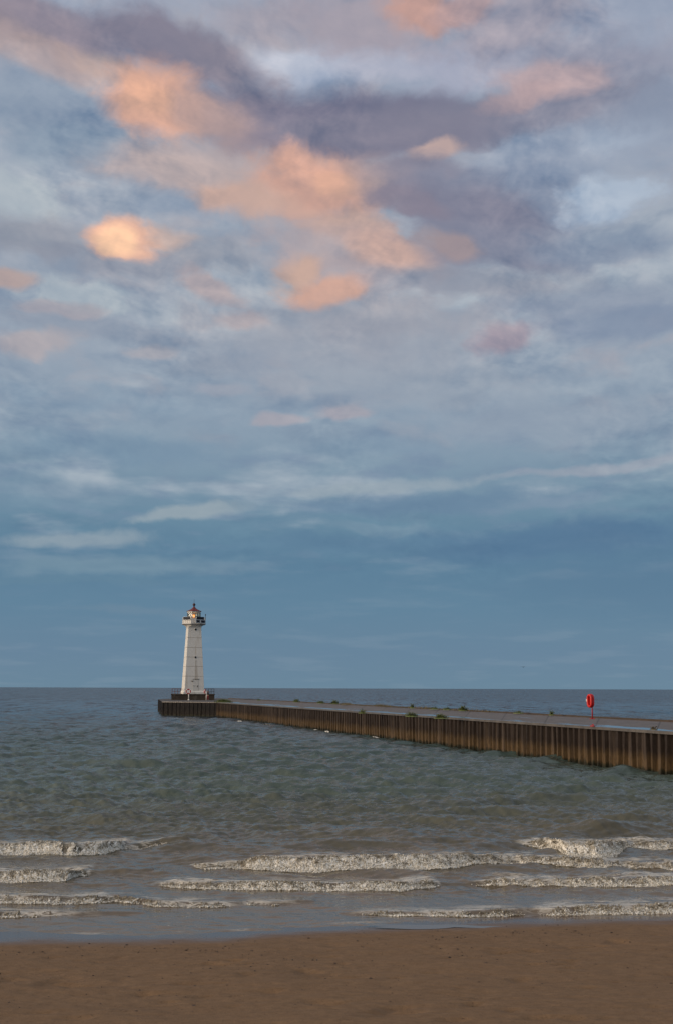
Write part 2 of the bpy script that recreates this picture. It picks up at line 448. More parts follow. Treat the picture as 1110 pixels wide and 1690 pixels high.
M = {}
M['white_iron'] = simple('white_painted_iron', (0.69, 0.665, 0.605, 1), 0.55, 0.03, 1.2, stain=(lin(172, 152, 122), .45), stscale=(2.2, 2.2, .25))
M['white_trim'] = simple('white_trim', (0.67, 0.65, 0.60, 1), 0.5, 0.04, 3.0)
M['seam'] = simple('seam_rust', lin(150, 140, 124), 0.8, 0.1, 5.0)
M['dark_iron'] = simple('dark_iron', lin(52, 48, 46), 0.6, 0.15, 5.0)
M['black'] = simple('black_opening', lin(22, 24, 28), 0.35, 0.1, 5.0, bump=0)
M['panel_frame'] = simple('aluminium_frame', lin(160, 165, 172), 0.4, 0.05, 5.0, metal=0.6)
M['solar'] = simple('solar_cell', lin(12, 16, 32), 0.7, 0.2, 8.0, bump=0)
M['roof_red'] = simple('red_roof_paint', lin(104, 30, 26), 0.6, 0.15, 3.0, stain=(lin(70, 32, 28), .5))
M['red_plastic'] = simple('red_plastic', lin(192, 20, 17), 0.45, 0.06, 6.0, bump=.05)
M['faded_red'] = simple('faded_red_plastic', lin(190, 66, 62), 0.6, 0.08, 6.0, bump=.05)
M['red_paint'] = simple('red_post_paint', lin(170, 30, 26), 0.5, 0.12, 6.0)
M['ring_white'] = simple('reflective_white', lin(228, 226, 218), 0.4, 0.03, 6.0, bump=0)
M['rail_rust'] = simple('rusty_rail', lin(106, 66, 56), 0.75, 0.2, 6.0)
M['skin'] = simple('skin', lin(190, 145, 120), 0.5, 0.04, 10.0, bump=0)
M['jacket'] = simple('dark_jacket', lin(26, 30, 32), 0.85, 0.12, 20.0)
M['trousers'] = simple('maroon_trousers', lin(122, 42, 48), 0.85, 0.1, 20.0)
M['hair'] = simple('dark_hair', lin(40, 30, 26), 0.7, 0.2, 30.0)
M['feather'] = simple('dark_feathers', lin(62, 64, 70), 0.8, 0.2, 10.0, bump=0)

# concrete deck: dry brownish grey beyond, wet and puddled along the near edge
def deck_mat():
    m, t = new_mat('wet_concrete')
    n = t.noise(t.obj, 0.9, 6.0, 0.62); n2 = t.noise(t.obj, 7.0, 5.0, 0.6)
    a = t.node('ShaderNodeAttribute', attribute_name='near').outputs['Fac']
    wn = t.noise(t.mapping(t.obj, rot=(0, 0, R(-19)), scale=(1.0, 0.22, 1)), 0.55, 4.0, 0.55)
    wet = t.mapr(t.math('ADD', wn, t.math('MULTIPLY', a, 0.42)), 0.63, 0.74, 0, 1, True)
    cc = t.ramp(n, [(0.3, lin(74, 68, 64)), (0.7, lin(108, 100, 94))])
    cc = t.mix(t.mapr(n2, 0.55, 0.75, 0, .5), cc, lin(74, 66, 58))
    al = t.node('ShaderNodeAttribute', attribute_name='along').outputs['Fac']
    jt = t.math('LESS_THAN', t.math('MODULO', t.math('ADD', al, t.math('MULTIPLY', n2, .25)), 6.1), .16)
    ck = t.noise(t.obj, 1.4, 5.0, .7)
    crack = t.math('SUBTRACT', 1.0, t.math('MULTIPLY', t.math('ABSOLUTE', t.math('SUBTRACT', ck, .5)), 60.0), clamp=True)
    cc = t.mix(t.math('MAXIMUM', t.math('MULTIPLY', jt, .75), t.math('MULTIPLY', crack, .6)), cc, lin(42, 38, 34))
    cc = t.mix(wet, cc, lin(74, 72, 70))
    t.put(t.b.inputs['Base Color'], cc)
    t.put(t.b.inputs['Roughness'], t.mix(wet, (.8, .8, .8, 1), (.06, .06, .06, 1)))
    t.b.inputs['Specular IOR Level'].default_value = 0.6
    bm_ = t.node('ShaderNodeBump'); t.put(bm_.inputs['Height'], n2); bm_.inputs['Distance'].default_value = .02
    t.put(bm_.inputs['Strength'], t.mapr(wet, 0, 1, .5, .03)); t.l.new(bm_.outputs[0], t.b.inputs['Normal'])
    return m
M['deck'] = deck_mat()
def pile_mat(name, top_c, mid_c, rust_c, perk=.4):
    m, t = new_mat(name); t.b.inputs['Specular IOR Level'].default_value = .2
    s3 = t.node('ShaderNodeSeparateXYZ'); t.put(s3.inputs[0], t.obj)
    n = t.noise(t.mapping(t.obj, scale=(2.6, 2.6, .35)), 1.0, 5.0, 0.62)
    nf = t.noise(t.mapping(t.obj, scale=(9, 9, 2.5)), 1.0, 5.0, 0.65)
    per = t.noise(t.mapping(t.obj, scale=(3.2, 3.2, 0)), 1.0, 2.0, 0.6)
    zz = t.math('ADD', s3.outputs[2], t.math('MULTIPLY', t.math('SUBTRACT', n, .5), .9))
    cc = t.ramp(t.mapr(zz, -0.1, 2.3), [(0.0, lin(24, 27, 18)), (0.08, lin(44, 44, 28)), (0.15, rust_c), (0.30, rust_c), (0.52, mid_c), (1.0, top_c)])
    cc = t.mix(t.mapr(nf, 0.45, 0.75, 0, .6), cc, lin(22, 17, 14))
    cc = t.mix(t.mapr(per, 0.5, 0.64, 0, perk * 1.6), cc, t.mix(.55, cc, lin(104, 92, 82)))
    cc = t.mix(t.mapr(per, 0.46, 0.34, 0, perk * 1.2), cc, t.mix(.6, cc, lin(18, 15, 14)))
    t.put(t.b.inputs['Base Color'], cc); t.put(t.b.inputs['Roughness'], t.mapr(nf, .3, .7, .5, .85))
    t.l.new(t.bump(nf, .5, .02), t.b.inputs['Normal'])
    return m
M['pile'] = pile_mat('rusted_sheet_piling', lin(54, 46, 41), lin(50, 41, 35), lin(90, 72, 48))
M['pile_dark'] = pile_mat('dark_sheet_piling', lin(15, 13, 14), lin(11, 10, 12), lin(26, 21, 18), .03)  # near-black version of the piling colours, for the walls of the head
M['plinth'] = simple('dark_stained_masonry', lin(58, 50, 42), 0.9, 0.3, 1.6, bump=.6, bdist=.06, stain=(lin(94, 88, 80), .5))
def leaf_mat(name, a, b):
    m, t = new_mat(name)
    oi = t.node('ShaderNodeObjectInfo')
    n = t.noise(t.obj, 9.0, 2.0, 0.5)
    t.put(t.b.inputs['Base Color'], t.ramp(n, [(0.35, a), (0.65, b)])); t.b.inputs['Roughness'].default_value = .6
    return m
M['weed'] = leaf_mat('weed_leaves', lin(66, 78, 34), lin(112, 120, 62))
M['weed_dry'] = leaf_mat('dry_grass', lin(84, 74, 48), lin(118, 104, 66))

# ---------------------------------------------------------------- shore
SH = [(-400, 26), (-60, 21)] + [tuple(at(px, py)[:2]) for px, py in ((-250, 1547), (0, 1546), (220, 1543), (380, 1540), (480, 1533), (570, 1528), (700, 1522), (850, 1517), (1110, 1511), (1350, 1506))] + [(30, 23.5), (60, 25), (400, 30)]
SHX = np.array([p[0] for p in SH]); SHD = np.array([p[1] for p in SH])
def shore(x): return np.interp(x, SHX, SHD)
def sand_z(x, d):
    t = shore(x) - d
    up = 0.045 * t + 0.0035 * t * t
    return np.where(t > 0, np.minimum(up, 3.2 + 0.004 * t), 0.05 * t)

def sand_mat():
    m, t = new_mat('beach_sand')
    a = t.node('ShaderNodeAttribute', attribute_name='shore').outputs['Fac']        # metres inland from the water's edge
    n = t.noise(t.mapping(t.obj, scale=(.6, 1.6, 1)), 1.1, 5.0, 0.6); nf = t.noise(t.obj, 40.0, 4.0, 0.7); nm = t.noise(t.mapping(t.obj, scale=(.8, 1.2, 1)), 7.0, 6.0, 0.7)
    sp = t.noise(t.mapping(t.obj, scale=(1, 1.3, 1)), 22.0, 4.0, 0.7)
    w = t.mapr(t.math('ADD', a, t.math('MULTIPLY', t.math('SUBTRACT', n, .5), 1.0)), 0.10, 1.2, 1.0, 0.0, True)
    cc = t.ramp(nm, [(0.3, lin(108, 86, 64)), (0.7, lin(128, 103, 78))])
    cc = t.mix(t.mapr(nf, .5, .8, 0, .5), cc, lin(134, 110, 84))
    cc = t.mix(t.mapr(sp, .60, .70, 0, .85), cc, lin(62, 46, 36))
    cc = t.mix(t.mapr(n, .5, .75, 0, .22), cc, lin(98, 78, 60))
    cc = t.mix(w, cc, lin(88, 70, 56))
    t.put(t.b.inputs['Base Color'], cc)
    t.put(t.b.inputs['Roughness'], t.mapr(w, 0, 1, .9, .16)); t.put(t.b.inputs['Specular IOR Level'], t.mapr(w, 0, 1, .12, .6))
    bm_ = t.node('ShaderNodeBump'); hh = t.math('ADD', nm, t.math('MULTIPLY', nf, .35)); t.put(bm_.inputs['Height'], hh)
    bm_.inputs['Distance'].default_value = .05; t.put(bm_.inputs['Strength'], t.mapr(w, 0, 1, .55, .05)); t.l.new(bm_.outputs[0], t.b.inputs['Normal'])
    return m
xs = np.concatenate([np.linspace(-400, -20, 60)[:-1], np.linspace(-20, 20, 420), np.linspace(20, 400, 60)[1:]])
ds = np.concatenate([np.linspace(-300, 6, 60)[:-1], np.linspace(6, 24, 330), np.linspace(24, 60, 30)[1:]])
GX, GD = np.meshgrid(xs, ds)
GZ = sand_z(GX, GD); inl = shore(GX) - GD
k = sstep(0.5, 3.0, inl)
GZ = GZ + .022 * (fbm(GX * .45, GD * .3, 3, 61) - .5) * (inl > -3) * (inl < 3)
GZ = GZ + k * 0.10 * (fbm(GX * .55, GD * 1.3, 3, 5) - .5) * (inl < 40) + sstep(0.2, 1.5, inl) * 0.030 * (fbm(GX * 2.5, GD * 5.5, 3, 9) - .5)
dent = sstep(.70, .86, fbm(GX * 2.2, GD * 3.4, 2, 31))
GZ = GZ - k * .05 * dent + k * .014 * (fbm(GX * 9, GD * 16, 2, 44) - .5)
sand = grid_mesh('beach_sand', np.stack([GX, GD, GZ], -1), sand_mat(), {'shore': inl}); tag(sand, kind='structure')

# ---------------------------------------------------------------- breaking waves: toe line of each, read off the photograph at water level
# (px, toe_py, height m, foam 0..1)
BK = [
 [(-420, 1414, .26, .6), (-200, 1413, .30, .9), (0, 1413, .31, 1.0), (60, 1412, .32, 1.0), (120, 1413, .34, 1.0), (165, 1409, .34, 1.0), (196, 1402, .27, .9), (205, 1399, .15, .35), (265, 1396, .12, .35), (310, 1395, .05, 0)],
 [(300, 1426, .04, 0), (340, 1432, .13, .45), (400, 1432, .16, .6), (425, 1434, .30, 1.0), (520, 1436, .31, 1.0), (640, 1433, .31, 1.0), (730, 1430, .30, .95), (790, 1424, .22, .6), (850, 1421, .18, .55), (905, 1424, .20, .62), (980, 1428, .20, .68), (1030, 1426, .14, .35), (1110, 1430, .17, .5), (1300, 1432, .2, .6), (1700, 1428, .2, .6), (1900, 1427, .05, 0)],
 [(840, 1392, .04, 0), (880, 1394, .13, .40), (910, 1398, .26, .85), (935, 1411, .40, 1.0), (985, 1413, .42, 1.0), (1015, 1408, .36, 1.0), (1030, 1398, .2, .5), (1045, 1396, .20, .7), (1080, 1399, .22, .8), (1110, 1398, .2, .7), (1300, 1397, .2, .7), (1700, 1393, .2, .7), (1900, 1392, .05, 0)],
 [(-420, 1456, .18, .7), (-100, 1454, .21, .9), (0, 1453, .20, .9), (60, 1454, .22, 1.0), (110, 1452, .2, 1.0), (130, 1444, .13, .7), (150, 1442, .06, .1), (250, 1441, .05, 0)],
 [(240, 1458, .03, 0), (290, 1462, .11, .5), (340, 1466, .13, .65), (430, 1468, .15, .8), (560, 1469, .16, .85), (660, 1468, .17, .85), (712, 1462, .15, .7), (728, 1459, .08, .1), (800, 1456, .04, 0)],
 [(740, 1455, .03, 0), (830, 1458, .10, .5), (900, 1460, .13, .6), (1000, 1461, .17, .78), (1110, 1460, .18, .8), (1300, 1460, .18, .8), (1700, 1456, .18, .8), (1900, 1455, .05, 0)],
 [(-420, 1492, .14, .6), (0, 1491, .15, .7), (80, 1492, .15, .72), (150, 1489, .13, .6), (190, 1486, .09, .42), (260, 1494, .10, .45), (350, 1495, .09, .42), (395, 1493, .05, .1), (410, 1491, .06, .25), (470, 1492, .06, .2), (520, 1489, .03, 0)],
 [(-420, 1516, .08, .4), (0, 1514, .08, .40), (60, 1513, .08, .35), (130, 1513, .08, .12), (200, 1510, .07, .05), (240, 1508, .02, 0)],
 [(560, 1508, .02, 0), (615, 1509, .05, .3), (700, 1512, .06, .42), (760, 1513, .08, .5), (830, 1510, .11, .45), (880, 1508, .10, .15), (925, 1509, .13, .65), (1010, 1508, .14, .75), (1110, 1505, .15, .8), (1300, 1502, .14, .8), (1700, 1498, .14, .8), (1900, 1497, .05, 0)],
]
BW = []
for b in BK:
    pts = [at(px, py) for px, py, _, _ in b]
    BW.append((np.array([p.x for p in pts]), np.array([p.y for p in pts]), np.array([q[2] * .86 for q in b]), np.array([q[3] for q in b])))
# unbroken swells: (px centre, py, half width px, height)
SW = [(245, 1348, 70, .20), (420, 1352, 60, .10), (330, 1372, 60, .10), (600, 1376, 90, .16), (700, 1386, 80, .15), (800, 1394, 60, .12), (560, 1396, 110, .10), (300, 1402, 50, .12), (215, 1262, 55, .40),
      (295, 1262, 35, .30), (130, 1315, 60, .15), (1010, 1372, 110, .20), (860, 1258, 60, .3), (905, 1256, 45, .40), (1030, 1276, 32, .38), (450, 1302, 90, .15), (690, 1290, 80, .2), (880, 1320, 100, .15), (470, 1442, 60, .05), (350, 1418, 60, .07), (60, 1420, 110, .08)]

def brk_h(Xa, Da):
    h = np.zeros_like(Xa)
    foam = np.zeros_like(Xa)
    for (bx, bd, bh, bf) in BW:
        toe = np.interp(Xa, bx, bd) + 0.10 * (fbm(Xa * 1.3, Xa * 0 + bd[0], 3, 3) - .5)
        H = np.interp(Xa, bx, bh, left=0, right=0)
        f_ = np.interp(Xa, bx, bf, left=0, right=0)
        s = Da - toe
        dl = 0.10 + 1.1 * H
        pr = sstep(0, 1, s / dl) * np.exp(-np.maximum(s - dl, 0) / (0.35 + 3.0 * H))
        tr = -0.12 * np.exp(-((s + .25) / .35) ** 2)
        h = np.maximum(h, H * pr) + H * tr
        foam = np.maximum(foam, f_ * np.exp(-np.maximum(s - dl * .8, 0) / (0.35 + 2.6 * H)) * (s > -.02))
    for (px, py, hw, H) in SW:
        H = H * (1.45 if py > 1330 else .85)
        p = at(px, py); sx = hw / F * p.y
        dd = Da - p.y - .5 * np.sin(Xa * .9 + px)
        wv = .35 + 1.3 * H
        h = h + H * np.exp(-((Xa - p.x) / sx) ** 2) * np.where(dd < 0, np.exp(-(dd / (wv * .7)) ** 2), np.exp(-(dd / (wv * 2.0)) ** 2))
    return h, foam

rng = np.random.RandomState(7)
NC = 72
LAM = 0.22 * (5.0 / 0.22) ** (np.arange(NC) / (NC - 1)) * rng.uniform(.93, 1.07, NC)
TH = rng.normal(0, .60, NC) + R(12)
PH = rng.uniform(0, 6.283, NC)
AM = 0.0124 * LAM ** 0.54
def chop(Xa, Da, res):
    h = np.zeros_like(Xa)
    wx = Xa + .9 * (fbm(Xa * .12, Da * .12, 2, 1) - .5); wy = Da + 1.6 * (fbm(Xa * .1 + 9, Da * .16, 2, 2) - .5)
    for l, th, ph, a in zip(LAM, TH, PH, AM):
        w = np.clip((l / res - 2.2) / 2.0, 0, 1)
        if not np.any(w > 0): continue
        s = .5 + .5 * np.sin(6.2832 / l * (wx * math.sin(th) + wy * math.cos(th)) + ph)
        h += a * w * (2.2 * s ** 1.7 - 1.0)
    grp = .55 + .9 * fbm(Xa * .09, Da * .14, 3, 77)
    near = .12 + .26 * sstep(21.5, 27, Da) + .62 * sstep(27, 50, Da)
    return h * grp * near
def water_z(Xa, Da, res):
    b, f_ = brk_h(Xa, Da)
    t = Da - shore(Xa)
    return chop(Xa, Da, res) + b * sstep(-.2, .6, t), f_

rows = [14.5]
while rows[-1] < 60000:
    d = rows[-1]
    rows.append(d + (0.045 if d < 32 else 0.045 + (d - 32) * .0033 if d < 120 else .336 + (d - 120) * .010 if d < 600 else d * .06))
rows = np.array(rows)
cols = np.linspace(-.52, .52, 640); cols = np.sign(cols) * (np.abs(cols) + 6.0 * np.clip(np.abs(cols) - .44, 0, 1) ** 1.5)
WX = rows[:, None] * cols[None, :]; WD = np.repeat(rows[:, None], len(cols), 1)
WX = WX + np.sign(cols)[None, :] * 25 * sstep(.36, .52, np.abs(np.linspace(-.52, .52, 640)))[None, :]
res = np.maximum(np.gradient(rows)[:, None], np.abs(np.gradient(WX, axis=1)))
WZ, WFm = water_z(WX, WD, res)
tsh = WD - shore(WX)
WFm = np.clip(np.maximum(WFm, .14 * np.exp(-((tsh - .22) / .14) ** 2) * sstep(.42, .60, fbm(WX * 1.1, WD * 2.5, 3, 201))), 0, 1)

def water_mat():
    m, t = new_mat('lake_water')
    a = t.node('ShaderNodeAttribute', attribute_name='dist').outputs['Fac']        # distance from the beach, metres
    fo = t.node('ShaderNodeAttribute', attribute_name='foam').outputs['Fac']
    pn = t.noise(t.mapping(t.obj, scale=(.5, 1.0, 1)), .10, 4.0, .55)
    aa = t.math('ADD', a, t.math('MULTIPLY', t.math('SUBTRACT', pn, .5), t.mapr(a, 5, 60, 6, 40)))
    body = t.ramp(t.mapr(aa, 0, 240), [(0.0, lin(106, 94, 78)), (0.03, lin(92, 84, 68)), (0.055, lin(80, 78, 64)), (0.12, lin(68, 80, 72)), (0.3, lin(56, 73, 71)), (0.6, lin(46, 57, 62)), (1.0, lin(42, 48, 57))])
    # ripples: fine near, broad far away
    o = t.obj
    r1 = t.noise(t.mapping(o, scale=(.55, 1.0, 1)), 5.5, 3.0, .55, .3)
    r2 = t.noise(t.mapping(o, rot=(0, 0, .25), scale=(.5, 1.0, 1)), 1.5, 4.0, .6, .2)
    r3 = t.noise(t.mapping(o, rot=(0, 0, -.1), scale=(.4, 1.0, 1)), .32, 5.0, .62)
    def bmp(h, st, dist, nrm=None):
        n = t.node('ShaderNodeBump'); t.put(n.inputs['Height'], h); t.put(n.inputs['Strength'], st); n.inputs['Distance'].default_value = dist
        if nrm: t.l.new(nrm, n.inputs['Normal'])
        return n.outputs[0]
    patch = t.noise(t.mapping(o, scale=(1.0, .22, 1)), .10, 4.0, .6)
    pm = t.mapr(patch, .36, .64, .35, 1.0)
    b1 = bmp(r1, t.mapr(a, 0, 25, .35, .85), .045)
    b2 = bmp(r2, t.math('MULTIPLY', t.mapr(a, 2, 45, .15, 1.0), pm), .20, b1)
    # beyond the reach of the mesh the chop is carried by tilting the surface
    tv = t.vmath('SUBTRACT', t.noise(t.mapping(o, scale=(.45, 1, 1)), .9, 4.0, .65, color=True), (.5, .5, .5))
    ts = t.vmath('SUBTRACT', t.noise(t.mapping(o, scale=(1.0, .13, 1)), .55, 4.0, .7, color=True), (.5, .5, .5))
    tv = t.vmath('ADD', t.vmath('MULTIPLY', tv, (.9, 1.3, 0.0)), t.vmath('MULTIPLY', ts, (.8, 2.0, 0.0)))
    kk = t.math('MULTIPLY', t.mapr(a, 40, 200, 0, 1.15), t.mapr(patch, .38, .62, .6, 1.35))
    b3 = t.vmath('NORMALIZE', t.vmath('ADD', b2, t.vmath('SCALE', tv, sc_=kk)))
    pf = t.noise(t.mapping(o, scale=(1.0, .13, 1)), .42, 4.0, .7)
    pg = t.noise(t.mapping(o, scale=(1.0, .10, 1)), .07, 4.0, .7)
    df_ = t.math('MAXIMUM', t.math('MULTIPLY', t.mapr(pf, .47, .62, 0, .8, True), t.mapr(a, 60, 180)), t.math('MULTIPLY', t.mapr(pg, .47, .62, 0, .7, True), t.mapr(a, 300, 700)))
    t.put(t.b.inputs['Specular IOR Level'], t.math('SUBTRACT', .5, t.math('MULTIPLY', df_, .38)))
    body = t.mix(df_, body, lin(26, 31, 40))  # dark side of far wave faces put into the colour as flecks
    t.put(t.b.inputs['Base Color'], body)
    t.put(t.b.inputs['Roughness'], t.mapr(a, 0, 400, .10, .24)); t.b.inputs['IOR'].default_value = 1.333
    t.l.new(b3, t.b.inputs['Normal'])
    # foam lace left on the surface behind the breakers
    fb = t.node('ShaderNodeBsdfPrincipled'); fb.inputs['Base Color'].default_value = lin(206, 200, 186); fb.inputs['Roughness'].default_value = .8
    l1 = t.noise(t.mapping(o, scale=(.45, 1.5, 1)), 6.0, 5.0, .7, .6)
    lace = t.math('SUBTRACT', 1.0, t.math('MULTIPLY', t.math('ABSOLUTE', t.math('SUBTRACT', l1, .5)), 9.0), clamp=True)
    big = t.noise(t.mapping(o, scale=(.5, 1.6, 1)), 1.6, 3.0, .6)
    th = t.math('MULTIPLY', t.math('MULTIPLY', lace, t.mapr(big, .40, .56, 0, 1, True)), t.mapr(fo, .03, .28, 0, 1.0, True))
    wc = t.noise(t.mapping(o, scale=(.35, 1, 1)), .9, 5.0, .72)     # stray whitecaps flecks
    fl = t.math('MULTIPLY', t.mapr(wc, .765, .80, 0, .8, True), t.mapr(a, 10, 30, 0, 1))
    ms = t.node('ShaderNodeMixShader'); t.put(ms.inputs[0], t.math('MAXIMUM', t.math('MULTIPLY', th, .9), fl))
    t.l.new(t.b.outputs[0], ms.inputs[1]); t.l.new(fb.outputs[0], ms.inputs[2]); t.l.new(ms.outputs[0], t.out.inputs[0])
    return m
M['water'] = water_mat()
water = grid_mesh('water', np.stack([WX, WD, WZ], -1), M['water'], {'dist': np.maximum(WD - shore(WX), 0), 'foam': WFm}); tag(water, kind='structure')

# foam of the breaking crests: displaced, ragged froth riding on the front of each wave
def foam_mat():
    m, t = new_mat('wave_foam')
    n = t.noise(t.obj, 22.0, 4.0, .65); n2 = t.noise(t.mapping(t.obj, scale=(1, 1, 1)), 5.0, 3.0, .6)
    n = t.noise(t.mapping(t.obj, scale=(1.0, .7, .7)), 30.0, 4.0, .65)
    cc = t.ramp(n, [(0.34, lin(120, 104, 76)), (0.45, lin(214, 206, 186)), (0.56, lin(248, 246, 238))])
    ag = t.node('ShaderNodeAttribute', attribute_name='age').outputs['Fac']
    cc = t.mix(t.mapr(t.math('ADD', ag, t.math('MULTIPLY', t.math('SUBTRACT', n2, .5), 1.6)), .28, .75, 0, .85, True), cc, lin(104, 92, 66))
    t.put(t.b.inputs['Base Color'], cc); t.b.inputs['Roughness'].default_value = .75
    t.l.new(t.bump(n, .6, .02), t.b.inputs['Normal'])
    return m
M['foam'] = foam_mat()
FV = []; FK = []; fverts = []; fquads = []; fage = []; base_i = 0
OCT = np.array([(1, 0, 0), (-1, 0, 0), (0, 1, 0), (0, -1, 0), (0, 0, 1), (0, 0, -1)], float)
OCF = np.array([(0, 2, 4, 4), (2, 1, 4, 4), (1, 3, 4, 4), (3, 0, 4, 4), (2, 0, 5, 5), (1, 2, 5, 5), (3, 1, 5, 5), (0, 3, 5, 5)])[:, :3]
FT_V = []; FT_F = []; FT_A = []; ft_i = 0
def froth(pc, rs_, age):
    global ft_i
    n_ = len(pc)
    if not n_: return
    r_ = .0055 + .013 * rs_.rand(n_) ** 2.5
    sc3 = r_[:, None] * rs_.uniform(.6, 1.5, (n_, 3))
    v_ = pc[:, None, :] + OCT[None] * sc3[:, None, :] + rs_.normal(0, .25, (n_, 6, 3)) * r_[:, None, None]
    FT_V.append(v_.reshape(-1, 3)); FT_F.append((OCF[None] + (np.arange(n_) * 6)[:, None, None]).reshape(-1, 3) + ft_i); ft_i += n_ * 6
    FT_A.append(np.repeat(age + rs_.normal(0, .22, n_), 6))
for bi, (bx, bd, bh, bf) in enumerate(BW):
    x0, x1 = bx.min(), bx.max()
    u = np.arange(x0, x1, .016)
    v = np.linspace(0, 1, 46)
    U, V = np.meshgrid(u, v)
    H = np.interp(U, bx, bh); f_ = np.interp(U, bx, bf)
    toe = np.interp(U, bx, bd) + 0.10 * (fbm(U * 1.3, U * 0 + bd[0], 3, 3) - .5)
    dl = 0.10 + 1.1 * H
    S = -0.05 - .12 * H + V * (dl + .14 + .9 * H)
    Dd = toe + S
    Z, _ = water_z(U, Dd, np.full_like(U, .05))
    along = fbm(U * 1.5 + bi * 3, U * 0 + bi, 3, 140)
    fing = fbm(U * 7.0, S * 1.6 + bi, 4, 90 + bi, .62)
    clot = fbm(U * 11.0, S * 9.0, 3, 130 + bi, .6)
    body_ = sstep(0, .14, V) * (1 - .75 * sstep(.30, .7, V)) * (1 - sstep(.8, 1.0, V))
    big = billow(U * 3.1 + bi * 7, S * 5.0, 3, 40 + bi)
    fine = billow(U * 19.0, S * 17.0 + bi, 3, 60 + bi)
    thick = (.010 + .12 * H) * body_ * (.1 + .75 * (1 - big) + .55 * (1 - fine) - .2) * sstep(.2, .8, f_) * (.5 + 1.0 * along)
    vmax = (f_ ** 1.3) * (.10 + 1.15 * along)
    m_ = vmax - V + 1.15 * (fing - .5) + .55 * (clot - .5) - .30 * sstep(.5, 1.0, V) + .12 * f_ - .35 * (1 - sstep(0, .05, V)) - .9 * sstep(.35, .0, f_)
    Zf = Z + np.maximum(thick, 0) + .004
    Df = Dd - .75 * np.maximum(thick, 0) + .02 * (fine - .5)
    Xf = U + .05 * (fbm(U * 9, S * 9, 2, 150) - .5) + .02 * (vnoise(U * 30, S * 30, 151) - .5)
    keep = (m_[:-1, :-1] > 0) & (m_[1:, 1:] > 0)
    idx = np.arange(U.size).reshape(U.shape) + base_i
    q = np.stack([idx[:-1, :-1], idx[:-1, 1:], idx[1:, 1:], idx[1:, :-1]], -1)[keep]
    fverts.append(np.stack([Xf, Df, Zf], -1).reshape(-1, 3)); fage.append((V + .6 * (1 - f_)).reshape(-1)); fquads.append(q)
    # froth: small clots and droplets, densest where the sheet of foam is thickest
    rs_ = np.random.RandomState(50 + bi); N = int((x1 - x0) * 2600)
    ui = rs_.randint(0, U.shape[1], N); vi = (rs_.rand(N) ** 1.3 * (U.shape[0] - 1)).astype(int)
    ok = m_[vi, ui] + rs_.normal(0, .16, N) > .04; ui, vi = ui[ok], vi[ok]; hs = np.maximum(thick[vi, ui], 0)
    pc = np.stack([Xf[vi, ui] + rs_.normal(0, .012, ui.size), Df[vi, ui] - .006 + rs_.normal(0, .012, ui.size), Zf[vi, ui] + np.abs(rs_.normal(0, 1, ui.size)) * (.004 + .22 * hs + .03 * H[vi, ui] * (1 - V[vi, ui]))], -1)
    froth(pc, rs_, (V + .6 * (1 - f_))[vi, ui]); base_i += U.size
# splashes where waves slap the sheet piling
for (px, py, w, hgt) in ((440, 1198, .9, .28), (522, 1205, .6, .2), (854, 1247, .7, .10), (880, 1247, .5, .12), (395, 1190, .7, .15), (1060, 1272, 1.0, .14), (620, 1218, .8, .12), (540, 1207, .5, .1)):
    p = at(px, py); w *= .7; hgt *= .8; u = np.linspace(-w, w, 70); v = np.linspace(-.35, .5, 34); U, V = np.meshgrid(u, v)
    a_ = R(-20); Xa = p.x + U * math.cos(a_) - V * math.sin(a_); Da = p.y + (U * math.sin(a_) + V * math.cos(a_)) * 1.5
    Z, _ = water_z(Xa, Da, np.full_like(U, .3))
    e = 1 - (U / w) ** 2 - (V / .42) ** 2; bl = 1 - billow(U * 4 + px, V * 5, 3, 9)
    Zf = Z + np.maximum(e, 0) * hgt * bl + .01
    m_ = e + 2.2 * (fbm(U * 6 + px, V * 9, 4, 33, .65) - .5) - .55
    keep = (m_[:-1, :-1] > 0) & (m_[1:, 1:] > 0)
    idx = np.arange(U.size).reshape(U.shape) + base_i
    fverts.append(np.stack([Xa, Da, Zf], -1).reshape(-1, 3)); fage.append(np.full(U.size, .1)); fquads.append(np.stack([idx[:-1, :-1], idx[:-1, 1:], idx[1:, 1:], idx[1:, :-1]], -1)[keep]); base_i += U.size
fv = np.concatenate(fverts); fq = np.concatenate(fquads)
used, inv = np.unique(fq, return_inverse=True)
fa_ = np.concatenate(fage)[used]; fv = fv[used]; fq = inv.reshape(-1, 4)
tv_ = np.concatenate(FT_V); tf_ = np.concatenate(FT_F) + len(fv); ta_ = np.concatenate(FT_A)
fv = np.concatenate([fv, tv_]); fa_ = np.concatenate([fa_, ta_])
me = bpy.data.meshes.new('wave_foam'); me.vertices.add(len(fv)); me.vertices.foreach_set('co', fv.reshape(-1).astype(np.float32))
li = np.concatenate([fq.reshape(-1), tf_.reshape(-1)]).astype(np.int32); tot = np.concatenate([np.full(len(fq), 4), np.full(len(tf_), 3)]).astype(np.int32)
me.loops.add(len(li)); me.loops.foreach_set('vertex_index', li); me.polygons.add(len(tot))
me.polygons.foreach_set('loop_start', (np.cumsum(tot) - tot).astype(np.int32)); me.polygons.foreach_set('loop_total', tot)
me.update(calc_edges=True); me.polygons.foreach_set('use_smooth', np.ones(len(tot), bool)); me.attributes.new('age', 'FLOAT', 'POINT').data.foreach_set('value', fa_.astype(np.float32)); me.materials.append(M['foam']); me.validate()
foam = bpy.data.objects.new('wave_foam', me); COL.objects.link(foam)
tag(foam, 'ragged cream foam along the crests of the small waves breaking near the beach', 'foam', kind='stuff')

